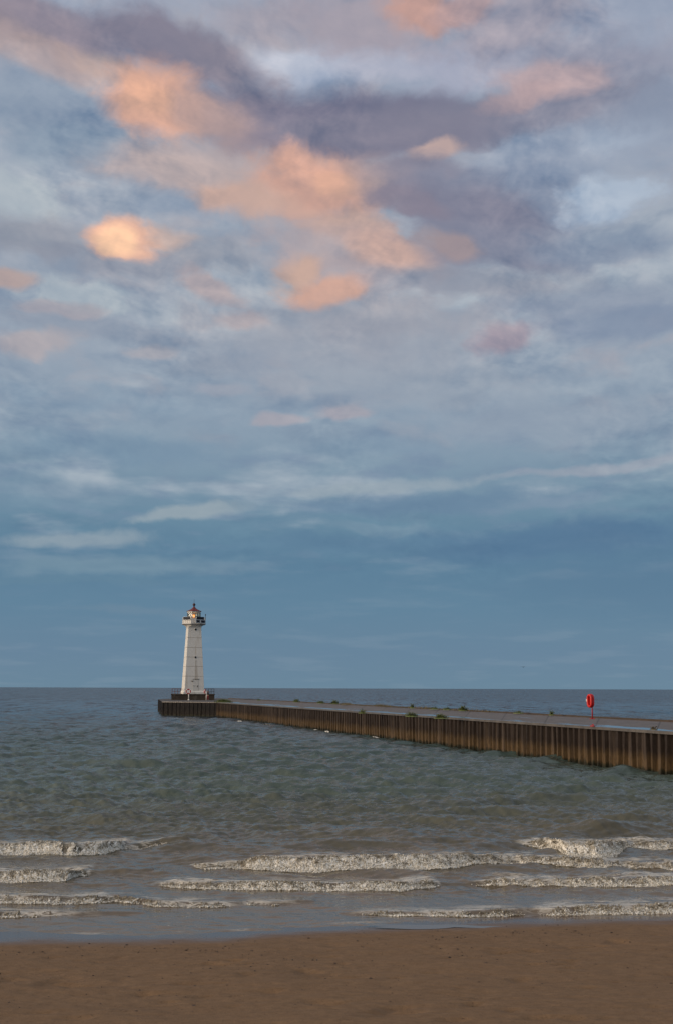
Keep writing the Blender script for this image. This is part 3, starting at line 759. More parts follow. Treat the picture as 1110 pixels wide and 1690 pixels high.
# scattered bits of weed, shell and stone on the sand
rs_ = np.random.RandomState(9); N = 2600
bx_ = rs_.uniform(-11, 11, N); ti = np.concatenate([rs_.uniform(.3, 6.5, N // 2), np.abs(rs_.normal(1.6, .25, N // 4)), np.abs(rs_.normal(3.1, .35, N - N // 2 - N // 4))])
by_ = shore(bx_) - ti; keep_ = vnoise(bx_ * 1.3, by_ * 2.5, 71) > rs_.uniform(.15, .75, N); bx_, by_ = bx_[keep_], by_[keep_]
bz_ = sand_z(bx_, by_) ; r_ = .004 + .013 * rs_.rand(len(bx_)) ** 3
kk_ = sstep(0.5, 3.0, shore(bx_) - by_); bz_ = bz_ + kk_ * 0.10 * (fbm(bx_ * .55, by_ * 1.3, 3, 5) - .5) + sstep(0.2, 1.5, shore(bx_) - by_) * .030 * (fbm(bx_ * 2.5, by_ * 5.5, 3, 9) - .5)
v_ = np.stack([bx_, by_, bz_ + .002], -1)[:, None, :] + OCT[None] * (r_[:, None] * rs_.uniform(.5, 2.2, (len(r_), 3)) * np.array([1, 1, .5]))[:, None, :]
b = MB(); b.v = [tuple(p) for p in v_.reshape(-1, 3).tolist()]; b.f = [tuple(f) for f in (OCF[None] + (np.arange(len(r_)) * 6)[:, None, None]).reshape(-1, 3).tolist()]
M['debris'] = simple('beach_debris', lin(64, 50, 40), .8, .45, 3.0, bump=0)
tag(b.build('beach_debris', M['debris']), 'scattered dark specks of weed and small stones on the brown sand', 'debris', kind='stuff')

# thin film of water left on the sand
def film(name, px, py, hw, hd):
    p = at(px, py); vs = []; n = 48; vs.append((p.x, p.y)); ring = []
    for j in range(n):
        a = 2 * math.pi * j / n; k_ = 1 + .25 * math.sin(3 * a + 1) + .12 * math.sin(7 * a)
        ring.append((p.x + hw * k_ * math.cos(a), p.y + hd * k_ * math.sin(a) + .05 * math.sin(5 * math.cos(a))))
    b = MB(); z = float(sand_z(np.array(p.x), np.array(p.y))) + .010
    b.add([(p.x, p.y, z)] + [(x, y, z - .001) for x, y in ring], [(0, 1 + j, 1 + (j + 1) % n) for j in range(n)])
    m, t = new_mat('still_water'); t.b.inputs['Base Color'].default_value = lin(100, 84, 68); t.b.inputs['Roughness'].default_value = .06; t.b.inputs['Specular IOR Level'].default_value = 1.0
    return tag(b.build(name, m), kind='structure')
film('puddle', 715, 1532, 1.35, .16)

# ---------------------------------------------------------------- pier
DZ = 2.3
NEAR = [at(267.5, 1181), at(357, 1182.5), at(1110, 1279)]
# plan of the pier, clockwise from the far left corner of its head
Pa = Vector((at_depth(260.5, 1172, 208).x, 208, 0))
Pb = Vector((NEAR[0].x, NEAR[0].y, 0)); Pc = Vector((NEAR[1].x, NEAR[1].y, 0)); Pd0 = Vector((NEAR[2].x, NEAR[2].y, 0))
dn = (Pd0 - Pc).normalized()
Pd = Pc + dn * ((Pc.y - 8.0) / -dn.y)
fa = at(380, 1153, DZ); fb_ = at(1110, 1191.5, DZ); fa.z = fb_.z = 0; df = (fb_ - fa).normalized()
Pe = fa + df * ((fa.y - 8.0) / -df.y)
Pf = Vector((fa.x, fa.y, 0)); Pg = Vector((fa.x - 4, 236, 0)); Ph = Vector((Pa.x + 1, 236, 0))
pier = empty('pier', (Pc.x, Pc.y, 0)); O = Vector(pier.location)
tag(pier, 'long concrete pier walled with rusty corrugated steel piling, running out to the lighthouse', 'pier')
# deck: a fine strip mesh between the near and the far edge, then the head
def strip(p0, p1, q0, q1, n, m, z, name, mat):
    s_ = np.linspace(0, 1, n)[:, None]; w = np.linspace(0, 1, m)[None, :]
    a = [np.array(v[:2]) for v in (p0, p1, q0, q1)]
    XY = (a[0] * (1 - s_[..., None]) + a[1] * s_[..., None]) * (1 - w[..., None]) + (a[2] * (1 - s_[..., None]) + a[3] * s_[..., None]) * w[..., None]
    zz = z + .02 * (fbm(XY[..., 0] * .4, XY[..., 1] * .2, 3, 12) - .5)
    near = np.clip(1 - w / .27, 0, 1) * np.ones_like(s_)
    V_ = np.stack([XY[..., 0] - O.x, XY[..., 1] - O.y, zz], -1)
    o = grid_mesh(name, V_, mat, {'near': near, 'along': s_ * float(np.hypot(*(a[1] - a[0]))) * np.ones_like(w)}); o.parent = pier
    return o
inset = 0.12
deck = strip(Pc, Pd, Pf, Pe, 260, 14, DZ, 'deck', M['deck'])
hd = MB(); headpoly = [Pa, Pb, Pc, Pf, Pg, Ph]
hd.add([(p.x - O.x, p.y - O.y, DZ - .012) for p in headpoly], [tuple(range(len(headpoly)))])
hdo = hd.build('head_slab', M['deck'], pier)
# concrete coping along the edges
def coping(pts, name, wd, h0, h1, side, mat):
    b = MB()
    for i in range(len(pts) - 1):
        p, q = pts[i], pts[i + 1]; d = (q - p); L = d.length; d = d / L; nn = Vector((d.y, -d.x, 0)) * side
        ln = 0; seg = 6.0
        while ln < L:
            e = min(ln + seg - .02, L); a = p + d * ln; c_ = p + d * e
            q4 = [a + nn * .06, c_ + nn * .06, c_ - nn * wd, a - nn * wd]
            dzz = random.uniform(-.008, .008)
            b.loft([[(v.x - O.x, v.y - O.y, h0) for v in q4], [(v.x - O.x, v.y - O.y, h1 + dzz) for v in q4]])
            ln += seg
    return b.build(name, mat, pier)
random.seed(3)
M['coping'] = simple('concrete_coping', lin(96, 90, 84), .35, .15, 1.5, bump=.3, stain=(lin(60, 54, 48), .6))
coping([Pc, Pd], 'near_coping', .35, DZ - .14, DZ + .02, 1, M['coping'])
coping([Pb, Pc], 'head_coping', .35, DZ - .12, DZ + .022, 1, M['coping'])
M['edge_beam'] = simple('stained_edge_beam', lin(70, 58, 48), .8, .2, 2.0, bump=.4)
coping([Pf, Pe], 'far_kerb', .40, DZ - .1, DZ + .13, -1, M['edge_beam'])
# corrugated steel sheet piling
def piling(p, q, name, mat, side=1, pitch=.68, depth=.24, z0=-1.2, z1=DZ - .10, lean=(), flat=1.0):
    d = (q - p); L = d.length; d = d / L; nn = Vector((d.y, -d.x, 0)) * side
    prof = []; s_ = 0; rr = random.Random(5)
    k_ = 0
    while s_ < L:
        pt = pitch * rr.uniform(.82, 1.18); w = depth * flat * rr.uniform(.55, 1.3)
        for a, o_ in ((0, 0), (.22, 0), (.34, 1), (.58, 1), (.80, 1), (.92, 0)):
            if a in (.58,): continue
            prof.append((s_ + a * pt, -o_ * w, k_))
        s_ += pt; k_ += 1
    prof.append((L, 0, k_))
    zs = [z0, -.1, .5, 1.2, z1]
    vs = []; fs = []
    for zi, z in enumerate(zs):
        for (s0, o_, kk) in prof:
            sh = 0
            for (c0, w0, a0) in lean: sh += a0 * math.exp(-((s0 - c0) / w0) ** 2)
            tt = (z1 - z) / (z1 - z0)
            jit = (_hr(kk * 3 + 1) - .5) * .10 * (z1 - z)
            v = p + d * min(L, s0 + sh * tt + jit) + nn * (-o_ * -1 * 0 + (-.02 + o_)) 
            vs.append((v.x - O.x, v.y - O.y, z))
    n_ = len(prof)
    for i in range(len(zs) - 1):
        for j in range(n_ - 1):
            fs.append((i * n_ + j, i * n_ + j + 1, (i + 1) * n_ + j + 1, (i + 1) * n_ + j))
    b = MB(); b.add(vs, fs); return b.build(name, mat, pier)
def _hr(n): return float(_h(np.array(float(n)), np.array(3.0), 5))
Ln = (Pd - Pc).length
piling(Pc, Pd, 'sheet_pile_wall', M['pile'], 1, lean=((48, 10, 0.5), (58, 5, -.5), (76, 6, .35)))
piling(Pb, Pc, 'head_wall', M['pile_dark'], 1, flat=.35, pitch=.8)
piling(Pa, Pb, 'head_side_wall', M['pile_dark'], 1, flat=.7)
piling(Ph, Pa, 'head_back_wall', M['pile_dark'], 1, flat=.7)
piling(Pf, Pe, 'far_sheet_pile_wall', M['pile'], -1)
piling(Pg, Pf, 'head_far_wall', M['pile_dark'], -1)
# step at the far left of the head
# ---------------------------------------------------------------- lighthouse
LC = at_depth(318.4, 1145, 201.0); PZ = 3.44
ROT = R(17)
pl = empty('lighthouse', (LC.x, LC.y, PZ), ROT)
tag(pl, 'white square tapering lighthouse with red lantern roof and solar panels on its gallery', 'lighthouse')
# plinth (a stone block the tower stands on)
plc = at_depth(319.3, 1150, 200.2)
pb = MB(); pb.box((0, 0, (PZ - DZ) / 2 - .02), (8.1, 8.0, PZ - DZ)); pb.box((0, 0, PZ - DZ - .12), (8.3, 8.2, .22))
plinth = pb.build('plinth', M['plinth'], bevel=.04); plinth.location = (plc.x, plc.y, DZ); plinth.rotation_euler = (0, 0, R(7))
tag(plinth, 'dark stained masonry block under the white lighthouse', 'plinth')
hw = lambda z: 1.95 + (1.27 - 1.95) * min(1, z / 12.8)
sq = lambda h, z, ch=.0: [(-h + ch, -h, z), (h - ch, -h, z), (h, -h + ch, z), (h, h - ch, z), (h - ch, h, z), (-h + ch, h, z), (-h, h - ch, z), (-h, -h + ch, z)]
def octa(r, z, off=22.5): return [(r * math.cos(R(-112.5 + 45 * i)), r * math.sin(R(-112.5 + 45 * i)), z) for i in range(8)]
tw = MB()
tw.loft([sq(2.14, 0, .03), sq(2.12, .35, .03), sq(2.0, .55, .03), sq(hw(.6), .62, .03), sq(hw(12.8), 12.8, .03)])
tw.build('tower', M['white_iron'], pl)
fl_ = MB(); fl_.loft([sq(1.28, 12.78, .05), sq(1.36, 13.0, .15), octa(1.72, 13.2), octa(2.16, 13.42)]); fl_.build('cornice', M['white_trim'], pl)
for (zc_, hh) in ((10.85, .03), (8.95, .03), (7.1, .03), (5.3, .03), (3.4, .03)):
    b = MB(); b.loft([sq(hw(zc_) + .012, zc_ - hh, .03), sq(hw(zc_) + .012, zc_ + hh, .03)]); b.build('plate_seam', M['seam'], pl)
b = MB(); b.tube((.17, -hw(6.6) - .03, 6.5), (.17, -hw(3.0) - .03, 3.0), .018, n=6); b.build('conduit', M['seam'], pl)
def port(z):
    y = -hw(z)
    b = MB(); b.tube((.17, y - .07, z), (.17, y + .05, z), .26, n=20); f = b.build('porthole', M['white_trim'], pl)
    b = MB(); b.tube((.17, y - .085, z), (.17, y + .06, z), .20, n=20); b.build('pane', M['black'], f)
port(12.45); port(7.05)
# door
def face_box(x0, x1, z0, z1, dpt, mat, name, par, off=0):
    b = MB()
    b.add([(x0, -hw(z0) - dpt, z0), (x1, -hw(z0) - dpt, z0), (x1, -hw(z1) - dpt, z1), (x0, -hw(z1) - dpt, z1), (x0, -hw(z0) + .1, z0), (x1, -hw(z0) + .1, z0), (x1, -hw(z1) + .1, z1), (x0, -hw(z1) + .1, z1)],
          [(0, 1, 2, 3), (4, 7, 6, 5), (0, 4, 5, 1), (1, 5, 6, 2), (2, 6, 7, 3), (3, 7, 4, 0)])
    return b.build(name, mat, par)
M['door_paint'] = simple('door_paint', (0.64, 0.62, 0.56, 1), .5, .05, 2.0)
door = face_box(-.35, .72, .63, 2.65, .035, M['door_paint'], 'door', pl)
face_box(.72, .755, .63, 2.7, .03, M['seam'], 'door_jamb', door)
b = MB(); b.box((.60, -hw(1.5) - .10, 1.5), (.16, .10, .22)); b.build('handle', M['dark_iron'], door)
b = MB(); b.box((.28, -hw(2.85) - .06, 2.85), (1.3, .16, .05)); b.build('door_hood', M['dark_iron'], pl)
b = MB(); b.box((-.42, -hw(2.5) - .08, 2.48), (.42, .18, .10)); b.build('wall_lamp', M['dark_iron'], pl)
b = MB(); b.box((-.05, -hw(1.6) - .08, 1.55), (.5, .05, .05)); b.build('bracket', M['dark_iron'], pl)
# gallery
GZ0 = 13.42
b = MB(); b.loft([octa(2.36, GZ0), octa(2.36, GZ0 + .10)]); b.build('gallery_underside', M['dark_iron'], pl)
b = MB(); b.loft([octa(2.33, GZ0 + .10), octa(2.33, GZ0 + .24)]); b.build('gallery_floor', M['white_trim'], pl)
gz = GZ0 + .24; RT = gz + 1.18
o8 = [Vector(v) for v in octa(2.24, 0)]
for i in range(8):
    a, c_ = o8[i], o8[(i + 1) % 8]
    b = MB(); b.tube(a + Vector((0, 0, gz)), a + Vector((0, 0, RT)), .04, n=8); b.build('gallery_post', M['white_trim'], pl)
rl = MB()
for i in range(8):
    a, c_ = o8[i], o8[(i + 1) % 8]
    for z in (RT - .03, gz + .80): rl.tube(a + Vector((0, 0, z)), c_ + Vector((0, 0, z)), .028, n=6)
    for k_ in range(1, 8):
        p = a.lerp(c_, k_ / 8); rl.tube(p + Vector((0, 0, gz + .6)), p + Vector((0, 0, RT - .03)), .012, n=4)
rl.build('gallery_railing', M['white_trim'], pl)
for i in range(8):
    a, c_ = o8[i], o8[(i + 1) % 8]; d = (c_ - a).normalized(); nn = Vector((d.y, -d.x, 0))
    b = MB(); q0, q1 = a + d * .06, c_ - d * .06
    z0_, z1_ = gz + .04, gz + .66
    b.loft([[v + Vector((0, 0, z)) for v in (q0 + nn * .02, q1 + nn * .02, q1 - nn * .02, q0 - nn * .02)] for z in (z0_, z1_)])
    for k_ in (1, 2, 3):
        p = q0.lerp(q1, k_ / 4) + nn * .03; b.box(p + Vector((0, 0, (z0_ + z1_) / 2)), (.05, .05, z1_ - z0_), math.atan2(d.y, d.x))
    b.build('parapet_panel', M['white_trim'], pl)
def solar(c_, nrm_deg, w, h, frame=.025, mat='panel_frame'):
    a = R(nrm_deg); m_ = Matrix.Rotation(a + math.pi / 2, 4, 'Z') @ Matrix.Rotation(R(12), 4, 'X') if False else Matrix.Rotation(a + math.pi / 2, 4, 'Z')
    b = MB(); b.box(c_, (w, .05, h), M=m_); f = b.build('solar_panel', M[mat], pl)
    n_ = Vector((math.cos(a), math.sin(a), 0))
    b = MB(); b.box(Vector(c_) + n_ * .035, (w - 2 * frame, .03, h - 2 * frame), M=m_); b.build('cells', M['solar'], f)
# directions are local: the front face looks to -90 degrees
def pol(r, deg, z): return Vector((r * math.cos(R(deg)), r * math.sin(R(deg)), z))
solar(pol(2.30, -135, gz + .92), -135, 1.62, .60)
bdir = -90 + 22.5
b = MB(); b.box(pol(2.42, bdir, gz + .33), (2.25, .04, .76), M=Matrix.Rotation(R(bdir) + math.pi / 2, 4, 'Z')); b.build('panel_board', M['white_trim'], pl)
tang = pol(1, bdir + 90, 0)
solar(pol(2.46, bdir, gz + .95) - tang * .08, bdir, 1.72, .52)
solar(pol(2.47, bdir, gz + .33) - tang * .55, bdir, .82, .52, .05)
solar(pol(2.47, bdir, gz + .33) + tang * .55, bdir, .92, .52, .05)
b = MB(); b.tube(pol(2.3, -22.5, gz), pol(2.3, -22.5, gz + 1.75), .05, .04); b.box(pol(2.3, -22.5, gz + 1.7), (.14, .14, .3)); b.build('antenna_post', M['dark_iron'], pl)
# lantern room
LR = 1.30; lz = gz
b = MB(); b.loft([octa(LR, lz), octa(LR, lz + .95)]); b.loft([octa(LR + .06, lz + .95), octa(LR + .06, lz + 1.02)]); b.build('lantern_wall', M['white_trim'], pl)
LT = lz + 2.10
b = MB()
for v in octa(LR, 0):
    b.tube((v[0], v[1], lz + 1.0), (v[0], v[1], LT), .045, n=6)
ov = [Vector(v) for v in octa(LR, 0)]
for i in range(8):
    for z in (lz + 1.35, LT - .02): b.tube(ov[i] + Vector((0, 0, z)), ov[(i + 1) % 8] + Vector((0, 0, z)), .03, n=6)
b.build('glazing_bars', M['dark_iron'], pl)
gm, gt = new_mat('lantern_glass')
gt.b.inputs['Roughness'].default_value = .05; gt.b.inputs['Base Color'].default_value = lin(150, 150, 130)
tr = gt.node('ShaderNodeBsdfTransparent'); tr.inputs[0].default_value = (.92, .92, .84, 1); mx = gt.node('ShaderNodeMixShader'); mx.inputs[0].default_value = .30
gt.l.new(tr.outputs[0], mx.inputs[1]); gt.l.new(gt.b.outputs[0], mx.inputs[2]); gt.l.new(mx.outputs[0], gt.out.inputs[0])
for i in range(8):
    a, c_ = ov[i] * .985, ov[(i + 1) % 8] * .985
    b = MB(); b.add([a + Vector((0, 0, lz + 1.02)), c_ + Vector((0, 0, lz + 1.02)), c_ + Vector((0, 0, LT)), a + Vector((0, 0, LT))], [(0, 1, 2, 3)]); b.build('lantern_pane', gm, pl)
b = MB(); b.loft([octa(LR + .02, LT), octa(LR + .10, LT + .28)]); b.build('fascia', M['white_trim'], pl)
em, et = new_mat('lamp_glow'); et.b.inputs['Base Color'].default_value = (1, .6, .25, 1); et.b.inputs['Emission Color'].default_value = (1.0, .55, .20, 1); et.b.inputs['Emission Strength'].default_value = 3.5
b = MB(); b.lathe([(.02, -.12), (.09, -.09), (.12, 0), (.09, .09), (.02, .12)], 14, (0, 0, lz + 1.45)); b.build('lamp', em, pl, smooth=True)
em2, et2 = new_mat('lens_glow'); et2.b.inputs['Base Color'].default_value = lin(200, 140, 90); et2.b.inputs['Emission Color'].default_value = (1.0, .5, .2, 1); et2.b.inputs['Emission Strength'].default_value = .10
b = MB(); b.lathe([(.30, -.4), (.36, -.2), (.36, .2), (.30, .45)], 16, (0, .45, lz + 1.45)); b.lathe([(.2, -1.4), (.2, -.4)], 10, (0, .45, lz + 1.45)); b.build('lens', em2, pl, smooth=True)
ll = bpy.data.lights.new('lantern_lamp', 'POINT'); ll.energy = 25; ll.color = (1, .6, .3); ll.shadow_soft_size = .15
lo = bpy.data.objects.new('lantern_lamp', ll); COL.objects.link(lo); lo.parent = pl; lo.location = (0, -.35, lz + 1.5)
# roof: ogee cone, ball and spike
prof = [(1.52, LT + .26), (1.50, LT + .34), (1.05, LT + .52), (.62, LT + .74), (.30, LT + 1.0), (.17, LT + 1.22)]
b = MB(); b.loft([octa(r, z) for r, z in prof]); roof = b.build('roof', M['roof_red'], pl)
M['finial'] = simple('finial_paint', lin(62, 28, 28), .5, .1, 5.0)
b = MB(); b.lathe([(.13, LT + 1.2), (.13, LT + 1.38), (.24, LT + 1.46), (.30, LT + 1.62), (.24, LT + 1.78), (.1, LT + 1.88), (.035, LT + 1.95), (.02, LT + 2.7)], 14); b.build('finial', M['finial'], roof, smooth=True)

# railings on the plinth
def railing(x0, x1, yloc, n, mat, label, gridbars=2):
    e = empty('railing', (plc.x, plc.y, PZ), R(7)); tag(e, label, 'railing', 'iron railings on the lighthouse plinth')
    for k_ in range(n):
        x = x0 + (x1 - x0) * k_ / (n - 1); b = MB(); b.tube((x, yloc, 0), (x, yloc, 1.02), .05, n=6); b.build('post', mat, e)
    for k_ in range(gridbars):
        z = .45 + .52 * k_; b = MB(); b.tube((x0, yloc, z), (x1, yloc, z), .035, n=6); b.build('rail', mat, e)
    for x in (x0, x1): 
        b = MB(); b.tube((x, yloc, .97), (x, 3.6, .97), .035, n=6); b.build('rail', mat, e)
    return e
railing(-3.95, -2.35, -3.6, 4, M['rail_rust'], 'rusty low railing on the plinth corner to the left of the lighthouse')
railing(2.35, 3.95, -3.2, 4, M['dark_iron'], 'dark low railing on the plinth behind the person in the black jacket')

# ---------------------------------------------------------------- life rings
def ringM(c_, yaw): return Matrix.Translation(c_) @ Matrix.Rotation(yaw, 4, 'Z') @ Matrix.Rotation(R(90), 4, 'X')
def life_ring(parent, c_, yaw, R0, r, mat, flat=1.0):
    b = MB(); b.torus(ringM(c_, yaw), R0, r, flat=flat); ring = b.build('ring', mat, parent, smooth=True)
    for k_ in range(4):
        a = R(45 + 90 * k_); b = MB(); b.torus(ringM(c_, yaw), R0, r * 1.06, n=5, a0=a - .16, a1=a + .16, flat=flat); b.build('band', M['ring_white'], ring, smooth=True)
    return ring
# 1: red housing on a red post, half way along the pier
p = at(976.5, 1186.5, DZ)
s1 = empty('life_ring_post', p); tag(s1, 'bright red life ring in its holder on a red post, alone on the pier', 'life ring', 'life rings on the pier')
b = MB(); b.tube((0, 0, 0), (0, 0, 1.55), .045, n=10); b.build('post', M['red_paint'], s1, smooth=True)
b = MB(); b.box((0, 0, .02), (.34, .34, .04)); [b.tube((sx * .12, sy * .12, .04), (sx * .12, sy * .12, .07), .02, n=6) for sx in (-1, 1) for sy in (-1, 1)]; b.build('base_plate', M['red_paint'], s1)
yaw = R(-62); cpos = Vector((-.12, -.12, 1.40))
mm = Matrix.Translation(cpos) @ Matrix.Rotation(yaw, 4, 'Z')
caps = lambda y, k: [mm @ Vector((k * (.28 * math.cos(a)), y, k * (.36 * math.sin(a) + (.18 if math.sin(a) > 0 else -.18)))) for a in [2 * math.pi * (j + .5) / 28 for j in range(28)]]
b = MB(); b.loft([caps(.13, .86), caps(.10, .97), caps(-.02, 1.0), caps(-.05, .96)]); b.build('holder', M['red_plastic'], s1, smooth=False, bevel=.01)
ring = MB()
def oval(parent):
    m_, vs, fs = 10, [], []
    n = 36
    for i in range(n):
        t_ = 2 * math.pi * i / n; cx_ = .20 * math.cos(t_); cz_ = .27 * math.sin(t_) + (.17 if math.sin(t_) > 0 else -.17)
        dirr = Vector((math.cos(t_), 0, math.sin(t_)))
        for j in range(m_):
            u = 2 * math.pi * j / m_
            vs.append(mm @ (Vector((cx_, -.14, cz_)) + dirr * .095 * math.cos(u) + Vector((0, .09 * math.sin(u), 0))))
    for i in range(n):
        for j in range(m_): fs.append((i * m_ + j, ((i + 1) % n) * m_ + j, ((i + 1) % n) * m_ + (j + 1) % m_, i * m_ + (j + 1) % m_))
    b_ = MB(); b_.add(vs, fs); return b_.build('ring', M['red_plastic'], parent, smooth=True)
rg = oval(s1)
for sx in (-1,):
    b = MB(); b.box(mm @ Vector((sx * .275, -.12, 0.04)), (.10, .20, .22), M=Matrix.Rotation(yaw, 4, 'Z')); b.build('band', M['ring_white'], rg, bevel=.03)
# 2: red ring on a white post in front of the tower
p = at_depth(311.6, 1154, 193.5); p.z = DZ
s2 = empty('life_ring_post', p); tag(s2, 'red life ring on a white post standing in front of the lighthouse plinth', 'life ring', 'life rings on the pier')
b = MB(); b.tube((0, .1, 0), (0, .1, 1.55), .09, n=10); b.build('post', M['white_trim'], s2, smooth=True)
b = MB(); b.lathe([(.17, 0), (.17, .12), (.10, .18)], 12, (0, .1, 0)); b.build('foot', M['ring_white'], s2)
b = MB(); b.box((.10, .06, 1.38), (.36, .06, .34)); b.tube((.1, .05, 1.5), (.1, .1, 1.5), .24, n=16); b.build('backboard', M['ring_white'], s2)
life_ring(s2, Vector((-.06, -.04, 1.62)), R(10), .40, .10, M['red_paint'])
# 3: faded ring seen nearly edge-on beside the figure
p = at_depth(340.6, 1154, 194.0); p.z = DZ
s3_ = empty('life_ring_post', p); tag(s3_, 'faded pink life ring on a white post beside the person in black', 'life ring', 'life rings on the pier')
b = MB(); b.tube((0, .1, 0), (0.05, .1, 1.5), .085, n=10); b.build('post', M['white_trim'], s3_, smooth=True)
b = MB(); b.box((-.02, .04, 1.45), (.2, .06, .5)); b.build('backboard', M['white_trim'], s3_)
life_ring(s3_, Vector((-.20, -.02, 1.55)), R(72), .38, .10, M['faded_red'])
# small red mooring fitting on the pier's near edge
p = at(977, 1199.0, DZ + .03)
b = MB(); b.box((0, 0, .03), (.34, .16, .05)); b.torus(Matrix.Translation((0, 0, .07)) @ Matrix.Rotation(R(70), 4, 'X'), .07, .02, 14, 6); o = b.build('mooring_ring', M['red_paint']); o.location = p; o.rotation_euler = (0, 0, R(-70))
tag(o, 'small red mooring ring on the near edge below the red life ring post', 'mooring ring')

# ---------------------------------------------------------------- the figure by the lighthouse
def skin_obj(name, chains, mat, parent, sub=1):
    """chains: list of lists of (x, y, z, r); the first point of later chains may be an index into the vertices"""
    vs, es, rs = [], [], []
    for ch in chains:
        prev = None
        for it in ch:
            if isinstance(it, int): prev = it; continue
            vs.append(it[:3]); rs.append(it[3]); i = len(vs) - 1
            if prev is not None: es.append((prev, i))
            prev = i
    me_ = bpy.data.meshes.new(name); me_.from_pydata(vs, es, []); o = bpy.data.objects.new(name, me_); COL.objects.link(o); o.parent = parent
    sk = o.modifiers.new('skin', 'SKIN'); sk.use_smooth_shade = True
    for i, r in enumerate(rs):
        sv_ = me_.skin_vertices[0].data[i]; rr = r if hasattr(r, '__len__') else (r, r); sv_.radius = rr
    me_.skin_vertices[0].data[0].use_root = True
    if sub: s_ = o.modifiers.new('sub', 'SUBSURF'); s_.levels = s_.render_levels = sub
    me_.materials.append(mat)
    return o
p = at_depth(343.4, 1154, 194.6); p.z = DZ
pe = empty('person', p, R(-25)); tag(pe, 'person in black jacket and dark red trousers standing at the lighthouse plinth', 'person')
# body: one continuous surface, pelvis first
chains = [[(0, 0, .94, (.14, .10)), (0, 0, 1.12, (.13, .09)), (0, 0, 1.32, (.16, .10)), (0, 0, 1.46, (.10, .07)), (0, 0, 1.54, .055), (0, -.01, 1.62, .075), (0, -.015, 1.70, (.085, .10)), (0, -.005, 1.78, .06)],
          [0, (.09, 0, .86, .085), (.11, -.02, .50, .058), (.11, .0, .10, .042), (.12, -.14, .04, .035)],
          [0, (-.09, 0, .86, .085), (-.11, -.01, .50, .058), (-.11, .02, .10, .042), (-.12, -.12, .04, .035)],
          [3, (.19, 0, 1.42, .055), (.40, -.06, 1.28, .042), (.27, -.22, 1.48, .034), (.22, -.28, 1.56, .026)],
          [3, (-.19, 0, 1.42, .055), (-.27, -.02, 1.15, .042), (-.26, -.14, .92, .032), (-.26, -.17, .85, .026)]]
body = skin_obj('body', chains, M['skin'], pe)
# hands: palm continues the arm, five separate fingers each
def hand(base, d, side, parent):
    d = Vector(d).normalized(); a = Vector((0, 0, 1)).cross(d).normalized() if abs(d.z) < .9 else Vector((1, 0, 0)); b_ = MB()
    base = Vector(base); c_ = d.cross(a)
    b_.loft([[base + d * s_ + a * x * .04 + c_ * y * .014 for x, y in ((-1, -1), (1, -1), (1, 1), (-1, 1))] for s_ in (0, .04, .085)])
    for k_, L_ in enumerate((.065, .078, .074, .058)):
        q = base + d * .08 + a * (.03 - .02 * k_); m1 = q + d * L_ * .5 - c_ * .006; m2 = m1 + d * L_ * .4 - c_ * .022
        b_.tube(q, m1, .009, .008, 6); b_.tube(m1, m2, .008, .006, 6)
    q = base + d * .02 + a * side * .04; b_.tube(q, q + d * .035 + a * side * .03, .011, .009, 6); b_.tube(q + d * .035 + a * side * .03, q + d * .065 + a * side * .035 - c_ * .01, .009, .007, 6)
    return b_.build('hand', M['skin'], parent, smooth=True)
hand((.22, -.28, 1.56), (-.35, -.15, .9), 1, pe); hand((-.26, -.17, .86), (0, -.25, -1), 1, pe)
skin_obj('jacket', [[(0, 0, .90, (.175, .125)), (0, 0, 1.12, (.165, .12)), (0, 0, 1.33, (.185, .125)), (0, 0, 1.46, (.12, .09)), (0, 0, 1.52, .075)],
                    [3, (.19, 0, 1.42, .078), (.40, -.06, 1.28, .062), (.28, -.21, 1.46, .048)],
                    [3, (-.19, 0, 1.42, .078), (-.27, -.02, 1.15, .062), (-.262, -.13, .94, .048)]], M['jacket'], pe)
skin_obj('trousers', [[(0, 0, .93, (.16, .12)), (.09, 0, .82, .105), (.11, -.02, .50, .078), (.11, .0, .09, .062)], [0, (-.09, 0, .82, .105), (-.11, -.01, .50, .078), (-.11, .02, .09, .062)]], M['trousers'], pe)
b = MB(); b.lathe([(.02, 1.84), (.07, 1.825), (.105, 1.77), (.112, 1.70), (.10, 1.62)], 14, (0, .022, 0)); b.build('hair', M['hair'], pe, smooth=True)
fc = MB(); fc.lathe([(.004, -.03), (.016, -.01), (.006, .03)], 6, (0, -.115, 1.68)); fc.build('nose', M['skin'], pe)
for sx in (-1, 1):
    b = MB(); b.lathe([(.002, -.012), (.013, 0), (.002, .012)], 8, (sx * .033, -.098, 1.705)); b.build('eye', M['black'], pe)
for sx in (-1, 1):
    b = MB(); b.box((sx * .115, -.06, .045), (.10, .27, .09)); b.build('shoe', M['black'], pe, bevel=.03)

